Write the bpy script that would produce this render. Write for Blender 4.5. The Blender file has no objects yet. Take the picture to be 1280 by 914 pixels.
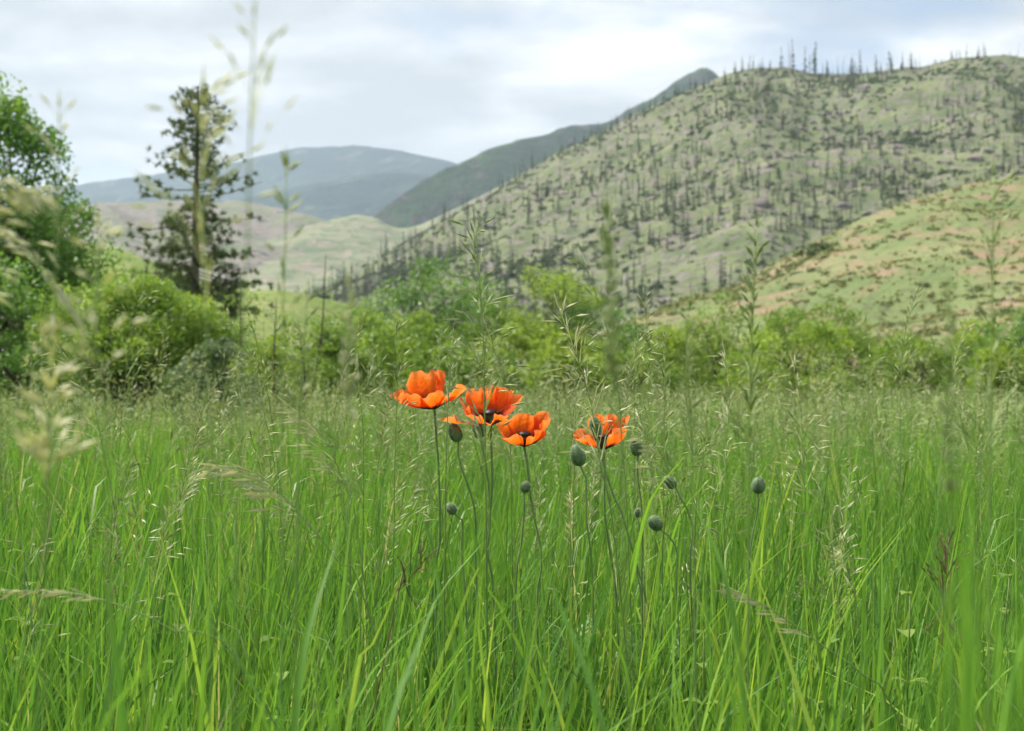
import bpy, math, random
import numpy as np
from mathutils import Vector, Matrix

# ------------------------------------------------------------------ camera
FPX = 1545.0                 # focal length in pixels of a 1280 px wide picture
EYE = 0.85                   # eye height above the meadow
PITCH = math.atan(23.0 / FPX)
scene = bpy.context.scene
col = scene.collection
cam_data = bpy.data.cameras.new('camera')
cam = bpy.data.objects.new('camera', cam_data)
col.objects.link(cam)
cam.location = (0, 0, EYE)
cam.rotation_euler = (math.radians(90) + PITCH, 0, 0)
cam_data.sensor_width = 36.0
cam_data.lens = FPX / 1280.0 * 36.0
cam_data.clip_start = 0.02
cam_data.clip_end = 40000
cam_data.dof.use_dof = True
cam_data.dof.focus_distance = 1.80
cam_data.dof.aperture_fstop = 8.5
cam_data.dof.aperture_blades = 0
scene.camera = cam

# ------------------------------------------------------------------ sky and sun
SUN_EL, SUN_AZ = math.radians(56), math.radians(-65)      # azimuth measured from +Y towards +X
world = bpy.data.worlds.new('World')
scene.world = world
world.use_nodes = True
nt = world.node_tree
nt.nodes.clear()


def wn(kind, **kw):
    n = nt.nodes.new(kind)
    for k, v in kw.items():
        setattr(n, k, v)
    return n


w_out = wn('ShaderNodeOutputWorld')
sky = wn('ShaderNodeTexSky', sky_type='NISHITA', sun_disc=False)
sky.sun_elevation = SUN_EL
sky.sun_rotation = SUN_AZ
bg_sky = wn('ShaderNodeBackground')
bg_sky.inputs['Strength'].default_value = 0.055
nt.links.new(sky.outputs[0], bg_sky.inputs['Color'])
tc = wn('ShaderNodeTexCoord')
sep = wn('ShaderNodeSeparateXYZ')
nt.links.new(tc.outputs['Generated'], sep.inputs[0])
addz = wn('ShaderNodeMath', operation='ADD')
nt.links.new(sep.outputs['Z'], addz.inputs[0])
addz.inputs[1].default_value = 0.16
mxz = wn('ShaderNodeMath', operation='MAXIMUM')
nt.links.new(addz.outputs[0], mxz.inputs[0])
mxz.inputs[1].default_value = 0.05
dx = wn('ShaderNodeMath', operation='DIVIDE')
dy = wn('ShaderNodeMath', operation='DIVIDE')
nt.links.new(sep.outputs['X'], dx.inputs[0]); nt.links.new(mxz.outputs[0], dx.inputs[1])
nt.links.new(sep.outputs['Y'], dy.inputs[0]); nt.links.new(mxz.outputs[0], dy.inputs[1])
cmb = wn('ShaderNodeCombineXYZ')
nt.links.new(dx.outputs[0], cmb.inputs[0]); nt.links.new(dy.outputs[0], cmb.inputs[1])
# where the cloud layer opens
n_gap = wn('ShaderNodeTexNoise')
n_gap.inputs['Scale'].default_value = 0.8
n_gap.inputs['Detail'].default_value = 6
n_gap.inputs['Roughness'].default_value = 0.55
mp_gap = wn('ShaderNodeMapping')
mp_gap.inputs['Location'].default_value = (3.5, 4.6, 0.4)
nt.links.new(cmb.outputs[0], mp_gap.inputs['Vector'])
nt.links.new(mp_gap.outputs[0], n_gap.inputs['Vector'])
r_gap = wn('ShaderNodeValToRGB')
r_gap.color_ramp.elements[0].position = 0.36
r_gap.color_ramp.elements[1].position = 0.46
nt.links.new(n_gap.outputs[0], r_gap.inputs[0])
# thick and thin cloud
n_cl = wn('ShaderNodeTexNoise')
n_cl.inputs['Scale'].default_value = 1.9
n_cl.inputs['Detail'].default_value = 7
n_cl.inputs['Roughness'].default_value = 0.58
n_cl.inputs['Distortion'].default_value = 0.3
mp_cl = wn('ShaderNodeMapping')
mp_cl.inputs['Location'].default_value = (0.7, 5.2, 1.3)
mp_cl.inputs['Scale'].default_value = (1.0, 1.35, 1.0)
nt.links.new(cmb.outputs[0], mp_cl.inputs['Vector'])
nt.links.new(mp_cl.outputs[0], n_cl.inputs['Vector'])
r_cl = wn('ShaderNodeValToRGB')
e = r_cl.color_ramp.elements
e[0].position, e[0].color = 0.38, (0.54, 0.565, 0.59, 1)
e[1].position, e[1].color = 0.63, (0.98, 0.97, 0.95, 1)
m_ = r_cl.color_ramp.elements.new(0.49); m_.color = (0.68, 0.70, 0.72, 1)
nt.links.new(n_cl.outputs[0], r_cl.inputs[0])
bg_cl = wn('ShaderNodeBackground')
bg_cl.inputs['Strength'].default_value = 0.42
nt.links.new(r_cl.outputs[0], bg_cl.inputs['Color'])
mixw = wn('ShaderNodeMixShader')
nt.links.new(r_gap.outputs[0], mixw.inputs[0])
nt.links.new(bg_sky.outputs[0], mixw.inputs[1])
nt.links.new(bg_cl.outputs[0], mixw.inputs[2])
nt.links.new(mixw.outputs[0], w_out.inputs['Surface'])

sun_data = bpy.data.lights.new('sun', 'SUN')
sun_data.energy = 3.2
sun_data.angle = math.radians(6)
sun_data.color = (1.0, 0.95, 0.87)
sun = bpy.data.objects.new('sun', sun_data)
col.objects.link(sun)
sdir = Vector((math.sin(SUN_AZ) * math.cos(SUN_EL), math.cos(SUN_AZ) * math.cos(SUN_EL), math.sin(SUN_EL)))
sun.rotation_euler = sdir.to_track_quat('Z', 'Y').to_euler()

vs = scene.view_settings
vs.view_transform = 'Standard'
vs.look = 'None'
vs.exposure = 1.55
vs.gamma = 1.0
vs.use_curve_mapping = False
scene.cycles.use_denoising = True
scene.cycles.max_bounces = 5
scene.cycles.diffuse_bounces = 3
scene.cycles.transmission_bounces = 4
scene.cycles.volume_bounces = 0
scene.cycles.use_adaptive_sampling = True
scene.cycles.adaptive_threshold = 0.02
scene.cycles.transparent_max_bounces = 4
scene.cycles.caustics_reflective = False
scene.cycles.caustics_refractive = False
scene.cycles.sample_clamp_indirect = 6

# ------------------------------------------------------------------ helpers
rng = np.random.default_rng(11)
random.seed(5)
CP, SP = math.cos(PITCH), math.sin(PITCH)


def P(px, py, d):
    """point seen at photo pixel (px, py) at depth d"""
    a = (px - 640.0) / FPX * d
    b = (457.0 - py) / FPX * d
    return np.array([a, d * CP - b * SP, EYE + b * CP + d * SP])


def hash2(ix, iy, seed):
    h = (ix.astype(np.int64) * 374761393 + iy.astype(np.int64) * 668265263 + seed * 974711) & 0x7fffffff
    h = (h ^ (h >> 13)) * 1274126177 & 0x7fffffff
    return ((h ^ (h >> 16)) & 0xffff) / 65535.0


def vnoise(x, y, seed=0):
    x = np.asarray(x, float); y = np.asarray(y, float)
    ix, iy = np.floor(x), np.floor(y)
    fx, fy = x - ix, y - iy
    fx = fx * fx * (3 - 2 * fx); fy = fy * fy * (3 - 2 * fy)
    a = hash2(ix, iy, seed); b = hash2(ix + 1, iy, seed)
    c = hash2(ix, iy + 1, seed); d = hash2(ix + 1, iy + 1, seed)
    return (a * (1 - fx) + b * fx) * (1 - fy) + (c * (1 - fx) + d * fx) * fy


def fbm(x, y, seed=0, octaves=4):
    s, a, t = 0, 0.5, 0
    for o in range(octaves):
        s = s + a * (vnoise(np.asarray(x) * 2 ** o, np.asarray(y) * 2 ** o, seed + o) - 0.5)
        t += a; a *= 0.5
    return s / t * 2


def unit(v):
    v = np.asarray(v, float)
    n = np.linalg.norm(v)
    return v / n if n > 1e-9 else v


class MB:
    """collects vertices, quads, triangles and a per-vertex tint for ONE mesh"""
    def __init__(s):
        s.v, s.q, s.t, s.c, s.a, s.n = [], [], [], [], [], 0

    def add(s, V, Q=None, T=None, c=0.5, a=0.0):
        V = np.asarray(V, float).reshape(-1, 3)
        s.v.append(V)
        if Q is not None and len(Q): s.q.append(np.asarray(Q, np.int64).reshape(-1, 4) + s.n)
        if T is not None and len(T): s.t.append(np.asarray(T, np.int64).reshape(-1, 3) + s.n)
        s.c.append(np.broadcast_to(np.asarray(c, float), (len(V),)))
        s.a.append(np.broadcast_to(np.asarray(a, float), (len(V),)))
        s.n += len(V)

    def arrays(s):
        z = lambda L, k: np.concatenate(L) if L else np.zeros((0, k), np.int64)
        return np.concatenate(s.v), z(s.q, 4), z(s.t, 3), np.concatenate(s.c), np.concatenate(s.a)

    def mesh(s, name, mat, origin=None, smooth=True):
        V, Q, T, C, A = s.arrays()
        if origin is not None: V = V - np.asarray(origin)
        me = bpy.data.meshes.new(name)
        me.vertices.add(len(V))
        me.vertices.foreach_set('co', V.astype(np.float32).ravel())
        loops = np.concatenate([Q.ravel(), T.ravel()]).astype(np.int32)
        me.loops.add(len(loops))
        me.loops.foreach_set('vertex_index', loops)
        starts = np.concatenate([np.arange(len(Q)) * 4, len(Q) * 4 + np.arange(len(T)) * 3]).astype(np.int32)
        me.polygons.add(len(starts))
        me.polygons.foreach_set('loop_start', starts)
        at = me.attributes.new('tint', 'FLOAT', 'POINT'); at.data.foreach_set('value', C.astype(np.float32))
        at = me.attributes.new('along', 'FLOAT', 'POINT'); at.data.foreach_set('value', A.astype(np.float32))
        me.update(calc_edges=True)
        me.validate()
        if smooth: me.shade_smooth()
        else: me.shade_flat()
        if mat is not None: me.materials.append(mat)
        return me

    def build(s, name, mat, parent=None, origin=None, smooth=True):
        if parent is not None and origin is None: origin = parent.location
        o = bpy.data.objects.new(name, s.mesh(name, mat, origin, smooth))
        if parent is None and origin is not None: o.location = origin
        col.objects.link(o)
        if parent is not None: o.parent = parent
        return o


def thing(name, label, cat, loc, group=None):
    o = bpy.data.objects.new(name, None)
    o.empty_display_size = 0.05
    o.location = Vector([float(c) for c in loc])
    col.objects.link(o)
    return tag(o, label, cat, group)


def tag(o, label=None, cat=None, group=None, kind=None):
    if label: o['label'] = label
    if cat: o['category'] = cat
    if group: o['group'] = group
    if kind: o['kind'] = kind
    return o


def frame_of(t):
    t = unit(t)
    ref = np.array([0, 0, 1.0]) if abs(t[2]) < 0.9 else np.array([0, 1.0, 0])
    a = unit(np.cross(t, ref)); b = np.cross(t, a)
    return t, a, b


def tube(mb, pts, radii, sides=6, c=0.5, cap=True):
    pts = np.asarray(pts, float); n = len(pts)
    radii = np.broadcast_to(np.asarray(radii, float), (n,))
    tan = np.gradient(pts, axis=0)
    V = np.zeros((n, sides, 3))
    _, a, b = frame_of(tan[0])
    ang = np.arange(sides) * 2 * math.pi / sides
    for i in range(n):
        t = unit(tan[i])
        a = unit(a - t * np.dot(a, t)); b = np.cross(t, a)
        V[i] = pts[i] + radii[i] * (np.cos(ang)[:, None] * a + np.sin(ang)[:, None] * b)
    i, j = np.meshgrid(np.arange(n - 1), np.arange(sides), indexing='ij')
    i, j = i.ravel(), j.ravel()
    Q = np.stack([i * sides + j, i * sides + (j + 1) % sides, (i + 1) * sides + (j + 1) % sides, (i + 1) * sides + j], 1)
    T = []
    if cap:
        for k in range(1, sides - 1):
            T.append((0, k + 1, k)); T.append(((n - 1) * sides, (n - 1) * sides + k, (n - 1) * sides + k + 1))
    mb.add(V.reshape(-1, 3), Q, T, c)


def smooth_path(ctrl, n):
    """Catmull-Rom through control points, evenly resampled"""
    c = np.asarray(ctrl, float)
    if len(c) == 2:
        return c[0] + (c[1] - c[0]) * np.linspace(0, 1, n)[:, None]
    c = np.vstack([2 * c[0] - c[1], c, 2 * c[-1] - c[-2]])
    out = []
    for i in range(1, len(c) - 2):
        t = np.linspace(0, 1, 12, endpoint=False)[:, None]
        p0, p1, p2, p3 = c[i - 1], c[i], c[i + 1], c[i + 2]
        out.append(0.5 * ((2 * p1) + (-p0 + p2) * t + (2 * p0 - 5 * p1 + 4 * p2 - p3) * t ** 2 + (-p0 + 3 * p1 - 3 * p2 + p3) * t ** 3))
    out = np.vstack(out + [c[-2][None]])
    s = np.concatenate([[0], np.cumsum(np.linalg.norm(np.diff(out, axis=0), axis=1))])
    u = np.linspace(0, s[-1], n)
    return np.stack([np.interp(u, s, out[:, k]) for k in range(3)], 1)


# ------------------------------------------------------------------ materials
def new_mat(name):
    m = bpy.data.materials.new(name)
    m.use_nodes = True
    m.node_tree.nodes.clear()
    return m, m.node_tree


def ramp(nt, fac, stops):
    r = nt.nodes.new('ShaderNodeValToRGB')
    el = r.color_ramp.elements
    while len(el) < len(stops): el.new(0.5)
    for k, (p, c) in enumerate(stops):
        el[k].position = p
        el[k].color = (*c, 1)
    nt.links.new(fac, r.inputs[0])
    return r.outputs[0]


def noise_node(nt, scale, detail=4, rough=0.55, vec=None, dim='3D', distortion=0):
    n = nt.nodes.new('ShaderNodeTexNoise')
    n.inputs['Scale'].default_value = scale
    n.inputs['Detail'].default_value = detail
    n.inputs['Roughness'].default_value = rough
    n.inputs['Distortion'].default_value = distortion
    if vec is not None: nt.links.new(vec, n.inputs['Vector'])
    return n.outputs[0]


def mixc(nt, fac, a, b, mode='MIX'):
    m = nt.nodes.new('ShaderNodeMix')
    m.data_type = 'RGBA'; m.blend_type = mode
    for s, val in ((m.inputs[0], fac), (m.inputs[6], a), (m.inputs[7], b)):
        if hasattr(val, 'is_output'): nt.links.new(val, s)
        elif isinstance(val, (int, float)): s.default_value = val
        else: s.default_value = (*val, 1)
    return m.outputs[2]


def leaf_mat(name, stops, trans=0.4, rough=0.45, spec=0.3, var=0.25, var_scale=9.0):
    """thin foliage: a per-leaf tint drives the colour, part of the light shines through"""
    m, nt = new_mat(name)
    at = nt.nodes.new('ShaderNodeAttribute'); at.attribute_name = 'tint'
    c = ramp(nt, at.outputs['Fac'], stops)
    tcn = nt.nodes.new('ShaderNodeTexCoord')
    nz = noise_node(nt, var_scale, 3, 0.6, tcn.outputs['Object'])
    g = ramp(nt, nz, [(0.3, (1 - var,) * 3), (0.7, (1 + var * 0.4, 1 + var * 0.4, 1))])
    c = mixc(nt, 1.0, c, g, 'MULTIPLY')
    p = nt.nodes.new('ShaderNodeBsdfPrincipled')
    nt.links.new(c, p.inputs['Base Color'])
    p.inputs['Roughness'].default_value = rough
    p.inputs['Specular IOR Level'].default_value = spec
    t = nt.nodes.new('ShaderNodeBsdfTranslucent')
    tcw = mixc(nt, 1.0, c, (1.15, 1.1, 0.6), 'MULTIPLY')
    nt.links.new(tcw, t.inputs['Color'])
    mx = nt.nodes.new('ShaderNodeMixShader')
    mx.inputs[0].default_value = trans
    nt.links.new(p.outputs[0], mx.inputs[1]); nt.links.new(t.outputs[0], mx.inputs[2])
    o = nt.nodes.new('ShaderNodeOutputMaterial')
    nt.links.new(mx.outputs[0], o.inputs[0])
    return m


def rough_mat(name, stops, scale=5.0, rough=0.85, bump=0.3, bscale=None, spec=0.2, detail=6):
    m, nt = new_mat(name)
    tcn = nt.nodes.new('ShaderNodeTexCoord')
    nz = noise_node(nt, scale, detail, 0.6, tcn.outputs['Object'])
    c = ramp(nt, nz, stops)
    p = nt.nodes.new('ShaderNodeBsdfPrincipled')
    nt.links.new(c, p.inputs['Base Color'])
    p.inputs['Roughness'].default_value = rough
    p.inputs['Specular IOR Level'].default_value = spec
    if bump:
        b = nt.nodes.new('ShaderNodeBump'); b.inputs['Strength'].default_value = bump
        n2 = noise_node(nt, bscale or scale * 3, 6, 0.65, tcn.outputs['Object'])
        nt.links.new(n2, b.inputs['Height']); nt.links.new(b.outputs[0], p.inputs['Normal'])
    o = nt.nodes.new('ShaderNodeOutputMaterial')
    nt.links.new(p.outputs[0], o.inputs[0])
    return m


def hill_mat(name, grass, rock, shrub, s_patch, s_fine, rock_at=(0.52, 0.6), shrub_at=(0.56, 0.62), stretch=1.0):
    """open hillside: grass of several greens, bare ground, dark low scrub"""
    m, nt = new_mat(name)
    tcn = nt.nodes.new('ShaderNodeTexCoord')
    mp = nt.nodes.new('ShaderNodeMapping')
    mp.inputs['Scale'].default_value = (1, stretch, 1)
    nt.links.new(tcn.outputs['Object'], mp.inputs['Vector'])
    v = mp.outputs[0]
    big = noise_node(nt, s_patch, 5, 0.6, v)
    mid = noise_node(nt, s_patch * 3.1, 5, 0.62, v, distortion=0.4)
    fine = noise_node(nt, s_fine, 4, 0.65, v)
    g = ramp(nt, big, [(0.35, grass[0]), (0.5, grass[1]), (0.65, grass[2])])
    rr = ramp(nt, fine, [(0.35, rock[0]), (0.65, rock[1])])
    f1 = ramp(nt, mid, [(rock_at[0], (0, 0, 0)), (rock_at[1], (1, 1, 1))])
    c = mixc(nt, f1, g, rr)
    f2 = ramp(nt, fine, [(shrub_at[0], (0, 0, 0)), (shrub_at[1], (1, 1, 1))])
    c = mixc(nt, f2, c, shrub)
    p = nt.nodes.new('ShaderNodeBsdfPrincipled')
    nt.links.new(c, p.inputs['Base Color'])
    p.inputs['Roughness'].default_value = 0.95
    p.inputs['Specular IOR Level'].default_value = 0.05
    b = nt.nodes.new('ShaderNodeBump'); b.inputs['Strength'].default_value = 0.6
    b.inputs['Distance'].default_value = 0.6 / s_fine
    nt.links.new(fine, b.inputs['Height']); nt.links.new(b.outputs[0], p.inputs['Normal'])
    o = nt.nodes.new('ShaderNodeOutputMaterial')
    nt.links.new(p.outputs[0], o.inputs[0])
    return m


M = {}
M['grass'] = leaf_mat('meadow grass blades', [(0.0, (0.065, 0.172, 0.040)), (0.35, (0.128, 0.292, 0.052)), (0.7, (0.205, 0.395, 0.060)),
                                              (0.93, (0.37, 0.51, 0.095)), (1.0, (0.56, 0.52, 0.32))], 0.46, 0.5, 0.2, 0.25, 6)
M['culm'] = leaf_mat('green grass culm', [(0.0, (0.09, 0.165, 0.04)), (0.6, (0.18, 0.28, 0.075)), (1.0, (0.33, 0.38, 0.18))], 0.15, 0.5, 0.25, 0.2, 30)
M['seed'] = leaf_mat('ripening grass seed heads', [(0.0, (0.18, 0.26, 0.08)), (0.5, (0.35, 0.41, 0.19)), (1.0, (0.58, 0.58, 0.39))], 0.35, 0.55, 0.2, 0.15, 40)
M['straw'] = leaf_mat('pale dry seed heads', [(0.0, (0.44, 0.47, 0.29)), (0.5, (0.62, 0.62, 0.45)), (1.0, (0.78, 0.76, 0.62))], 0.4, 0.6, 0.2, 0.15, 40)
M['weed'] = leaf_mat('reddish weed stems', [(0.0, (0.10, 0.055, 0.045)), (1.0, (0.22, 0.12, 0.08))], 0.15, 0.6, 0.2, 0.2, 30)
M['bud'] = leaf_mat('grey green poppy bud', [(0.0, (0.05, 0.10, 0.05)), (1.0, (0.15, 0.225, 0.12))], 0.05, 0.55, 0.3, 0.35, 120)
M['bristle'] = leaf_mat('pale poppy bristles', [(0.0, (0.28, 0.36, 0.25)), (1.0, (0.55, 0.62, 0.48))], 0.5, 0.5, 0.3, 0.1, 40)
M['poppy_stem'] = leaf_mat('hairy poppy stem', [(0.0, (0.09, 0.18, 0.05)), (1.0, (0.20, 0.30, 0.11))], 0.1, 0.5, 0.3, 0.25, 60)
M['poppy_leaf'] = leaf_mat('feathery poppy leaf', [(0.0, (0.06, 0.15, 0.045)), (1.0, (0.14, 0.27, 0.08))], 0.3, 0.5, 0.3, 0.25, 40)
M['pod'] = leaf_mat('poppy seed pod', [(0.0, (0.02, 0.012, 0.02)), (1.0, (0.12, 0.19, 0.08))], 0.1, 0.5, 0.3, 0.2, 80)
M['stamen'] = leaf_mat('dark purple stamens', [(0.0, (0.012, 0.008, 0.016)), (1.0, (0.05, 0.03, 0.05))], 0.1, 0.6, 0.3, 0.2, 80)
M['willow'] = leaf_mat('fresh willow leaves', [(0.0, (0.11, 0.19, 0.035)), (0.5, (0.19, 0.31, 0.055)), (1.0, (0.30, 0.42, 0.09))], 0.45, 0.5, 0.3, 0.25, 1.2)
M['lime'] = leaf_mat('lime green shrub leaves', [(0.0, (0.16, 0.26, 0.04)), (0.5, (0.26, 0.38, 0.06)), (1.0, (0.36, 0.47, 0.10))], 0.45, 0.5, 0.3, 0.25, 0.8)
M['deep'] = leaf_mat('deep green tree leaves', [(0.0, (0.075, 0.165, 0.045)), (0.5, (0.135, 0.27, 0.06)), (1.0, (0.23, 0.38, 0.09))], 0.4, 0.45, 0.35, 0.25, 0.8)
M['greyleaf'] = leaf_mat('grey green shrub leaves', [(0.0, (0.09, 0.15, 0.07)), (0.5, (0.17, 0.25, 0.13)), (1.0, (0.27, 0.35, 0.21))], 0.3, 0.5, 0.3, 0.25, 1.2)
M['needle'] = leaf_mat('dark conifer needles', [(0.0, (0.080, 0.120, 0.048)), (0.6, (0.135, 0.185, 0.075)), (1.0, (0.21, 0.26, 0.115))], 0.15, 0.6, 0.2, 0.3, 1.0)
M['farneedle'] = leaf_mat('hillside conifer needles', [(0.0, (0.055, 0.078, 0.048)), (0.6, (0.088, 0.118, 0.066)), (1.0, (0.14, 0.175, 0.09))], 0.1, 0.8, 0.1, 0.3, 0.3)
M['snag'] = rough_mat('weathered dead wood', [(0.3, (0.13, 0.12, 0.105)), (0.7, (0.27, 0.25, 0.22))], 0.7, 0.9, 0)
M['bark'] = rough_mat('grey brown bark', [(0.3, (0.045, 0.035, 0.028)), (0.7, (0.13, 0.105, 0.085))], 12, 0.9, 0.6)
M['rock'] = rough_mat('lichened hillside rock', [(0.3, (0.13, 0.115, 0.11)), (0.5, (0.24, 0.20, 0.19)), (0.7, (0.36, 0.31, 0.28))], 0.35, 0.95, 0.6, 1.2)
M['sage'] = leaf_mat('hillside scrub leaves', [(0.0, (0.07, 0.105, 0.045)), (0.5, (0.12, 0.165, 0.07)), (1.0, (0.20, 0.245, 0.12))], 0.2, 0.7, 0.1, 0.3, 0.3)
M['soil'] = rough_mat('meadow soil and thatch', [(0.3, (0.05, 0.09, 0.025)), (0.5, (0.10, 0.17, 0.04)), (0.7, (0.17, 0.24, 0.06))], 1.3, 0.95, 0.6, 8)


def petal_mat():
    m, nt = new_mat('orange poppy petal')
    at = nt.nodes.new('ShaderNodeAttribute'); at.attribute_name = 'along'
    tn = nt.nodes.new('ShaderNodeAttribute'); tn.attribute_name = 'tint'
    tcn = nt.nodes.new('ShaderNodeTexCoord')
    nz = noise_node(nt, 160, 3, 0.6, tcn.outputs['Object'])
    # along the petal: black blotch at the claw, red orange, silky sheen painted as a paler margin
    ad = nt.nodes.new('ShaderNodeMath'); ad.operation = 'MULTIPLY_ADD'
    nt.links.new(nz, ad.inputs[0]); ad.inputs[1].default_value = 0.16; 
    nt.links.new(at.outputs['Fac'], ad.inputs[2])
    c = ramp(nt, ad.outputs[0], [(0.0, (0.012, 0.006, 0.010)), (0.36, (0.014, 0.006, 0.010)), (0.42, (0.45, 0.045, 0.006)),
                                 (0.60, (0.85, 0.105, 0.007)), (0.85, (0.92, 0.155, 0.011)), (1.0, (0.90, 0.22, 0.06))])
    # fine silky veins
    veins = noise_node(nt, 1.0, 3, 0.6)
    vm = nt.nodes.new('ShaderNodeMapping'); vm.inputs['Scale'].default_value = (1, 1, 1)
    cb = nt.nodes.new('ShaderNodeCombineXYZ')
    mu = nt.nodes.new('ShaderNodeMath'); mu.operation = 'MULTIPLY'; mu.inputs[1].default_value = 26
    nt.links.new(tn.outputs['Fac'], mu.inputs[0])
    mu2 = nt.nodes.new('ShaderNodeMath'); mu2.operation = 'MULTIPLY'; mu2.inputs[1].default_value = 2.2
    nt.links.new(at.outputs['Fac'], mu2.inputs[0])
    nt.links.new(mu.outputs[0], cb.inputs[0]); nt.links.new(mu2.outputs[0], cb.inputs[1])
    nt.links.new(cb.outputs[0], veins.node.inputs['Vector'])
    vg = ramp(nt, veins, [(0.30, (0.95, 0.86, 0.8)), (0.70, (1.0, 1.06, 1.05))])
    c = mixc(nt, 1.0, c, vg, 'MULTIPLY')
    p = nt.nodes.new('ShaderNodeBsdfPrincipled')
    nt.links.new(c, p.inputs['Base Color'])
    p.inputs['Roughness'].default_value = 0.5
    p.inputs['Specular IOR Level'].default_value = 0.25
    p.inputs['Sheen Weight'].default_value = 0.1
    b = nt.nodes.new('ShaderNodeBump'); b.inputs['Strength'].default_value = 0.18; b.inputs['Distance'].default_value = 0.001
    b2 = nt.nodes.new('ShaderNodeBump'); b2.inputs['Strength'].default_value = 0.55; b2.inputs['Distance'].default_value = 0.003
    nt.links.new(noise_node(nt, 130, 3, 0.55, tcn.outputs['Object'], distortion=0.6), b2.inputs['Height'])
    nt.links.new(b2.outputs[0], b.inputs['Normal'])
    nt.links.new(veins, b.inputs['Height']); nt.links.new(b.outputs[0], p.inputs['Normal'])
    t = nt.nodes.new('ShaderNodeBsdfTranslucent')
    nt.links.new(mixc(nt, 1.0, c, (1.05, 1.25, 1.0), 'MULTIPLY'), t.inputs['Color'])
    nt.links.new(b.outputs[0], t.inputs['Normal'])
    mx = nt.nodes.new('ShaderNodeMixShader'); mx.inputs[0].default_value = 0.58
    nt.links.new(p.outputs[0], mx.inputs[1]); nt.links.new(t.outputs[0], mx.inputs[2])
    o = nt.nodes.new('ShaderNodeOutputMaterial')
    nt.links.new(mx.outputs[0], o.inputs[0])
    return m


M['petal'] = petal_mat()

# ------------------------------------------------------------------ terrain
gm = MB()
xs = np.concatenate([-np.geomspace(6400, 3, 26), np.linspace(-2.5, 2.5, 11), np.geomspace(3, 6400, 26)])
ys = np.concatenate([[-6400, -2500, -900, -250, -60, -15, -4], np.linspace(-1, 6, 15), np.geomspace(7, 6400, 40)])
X, Y = np.meshgrid(xs, ys, indexing='ij')
Zg = 0.02 * fbm(X * 0.8, Y * 0.8, 3)
ni, nj = X.shape
i, j = np.meshgrid(np.arange(ni - 1), np.arange(nj - 1), indexing='ij'); i = i.ravel(); j = j.ravel()
gm.add(np.stack([X, Y, Zg], -1), np.stack([i * nj + j, (i + 1) * nj + j, (i + 1) * nj + j + 1, i * nj + j + 1], 1))
tag(gm.build('ground', M['soil']), 'flat green valley floor under the tall meadow grass', 'ground', kind='structure')


class Hill:
    """a hill from its crest (photo pixel + distance) down to its foot, with a far side falling away"""
    def __init__(s, crest, foot, amp, scale, seed, prof=1.0, rough_px=1.0, smooth=3, spur=0.0):
        c = np.array(crest, float)
        s.u = np.arange(c[0, 0], c[-1, 0] + 1, 4.0)
        k = np.exp(-0.5 * (np.arange(-12, 13) / smooth) ** 2); k /= k.sum()
        sm = lambda a: np.convolve(np.pad(a, 12, mode='edge'), k, mode='valid')
        s.py = sm(np.interp(s.u, c[:, 0], c[:, 1])) + rough_px * fbm(s.u / 34.0, s.u * 0 + seed, seed, 5)
        s.d = sm(np.interp(s.u, c[:, 0], c[:, 2]))
        fo = np.array(foot, float)
        s.fd = sm(np.interp(s.u, fo[:, 0], fo[:, 1]))
        s.amp, s.scale, s.seed, s.prof, s.spur = amp, scale, seed, prof, spur

    def at(s, px, v):
        px = np.asarray(px, float); v = np.asarray(v, float)
        py = np.interp(px, s.u, s.py); d = np.interp(px, s.u, s.d); fd = np.interp(px, s.u, s.fd)
        a = (px - 640.0) / FPX
        b = (457.0 - py) / FPX * d
        ry, rz = d * CP - b * SP, EYE + b * CP + d * SP
        rx = a * d
        vv = np.minimum(v, 1.0)
        x = a * fd + (rx - a * fd) * vv
        y = fd + (ry - fd) * vv
        z = -1.0 + (rz + 1.0) * vv ** s.prof
        back = np.maximum(v - 1.0, 0.0)
        ln = np.hypot(rx, ry)
        x = x + back * (rz * 2.2 + 20) * rx / ln
        y = y + back * (rz * 2.2 + 20) * ry / ln
        z = z - (rz + 2.5) * (back * back * (3 - 2 * back))
        env = np.clip(np.minimum(vv * 4, 1.0), 0, 1) * np.where(v <= 1.0, np.clip((1 - vv) * 5, 0, 1), np.clip(back * 3, 0, 1) * np.clip((1 - back) * 3, 0, 1))
        z = z + env * s.amp * fbm(x / s.scale, y / s.scale, s.seed, 5)
        if s.spur:
            z = z + env * s.spur * np.abs(fbm((x + 0.4 * y) / (s.scale * 1.7), y / (s.scale * 5), s.seed + 9, 3))
        return np.stack([x, y, z], -1)

    def build(s, name, mat, label, nu, nv):
        px = np.linspace(s.u[0], s.u[-1], nu)
        v = np.concatenate([np.linspace(0, 1, nv), np.linspace(1, 2, 14)[1:]])
        U, Vv = np.meshgrid(px, v, indexing='ij')
        n0, n1 = U.shape
        i, j = np.meshgrid(np.arange(n0 - 1), np.arange(n1 - 1), indexing='ij'); i = i.ravel(); j = j.ravel()
        mb = MB()
        mb.add(s.at(U, Vv), np.stack([i * n1 + j, (i + 1) * n1 + j, (i + 1) * n1 + j + 1, i * n1 + j + 1], 1))
        return tag(mb.build(name, mat), label, 'hill', kind='structure')


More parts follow.
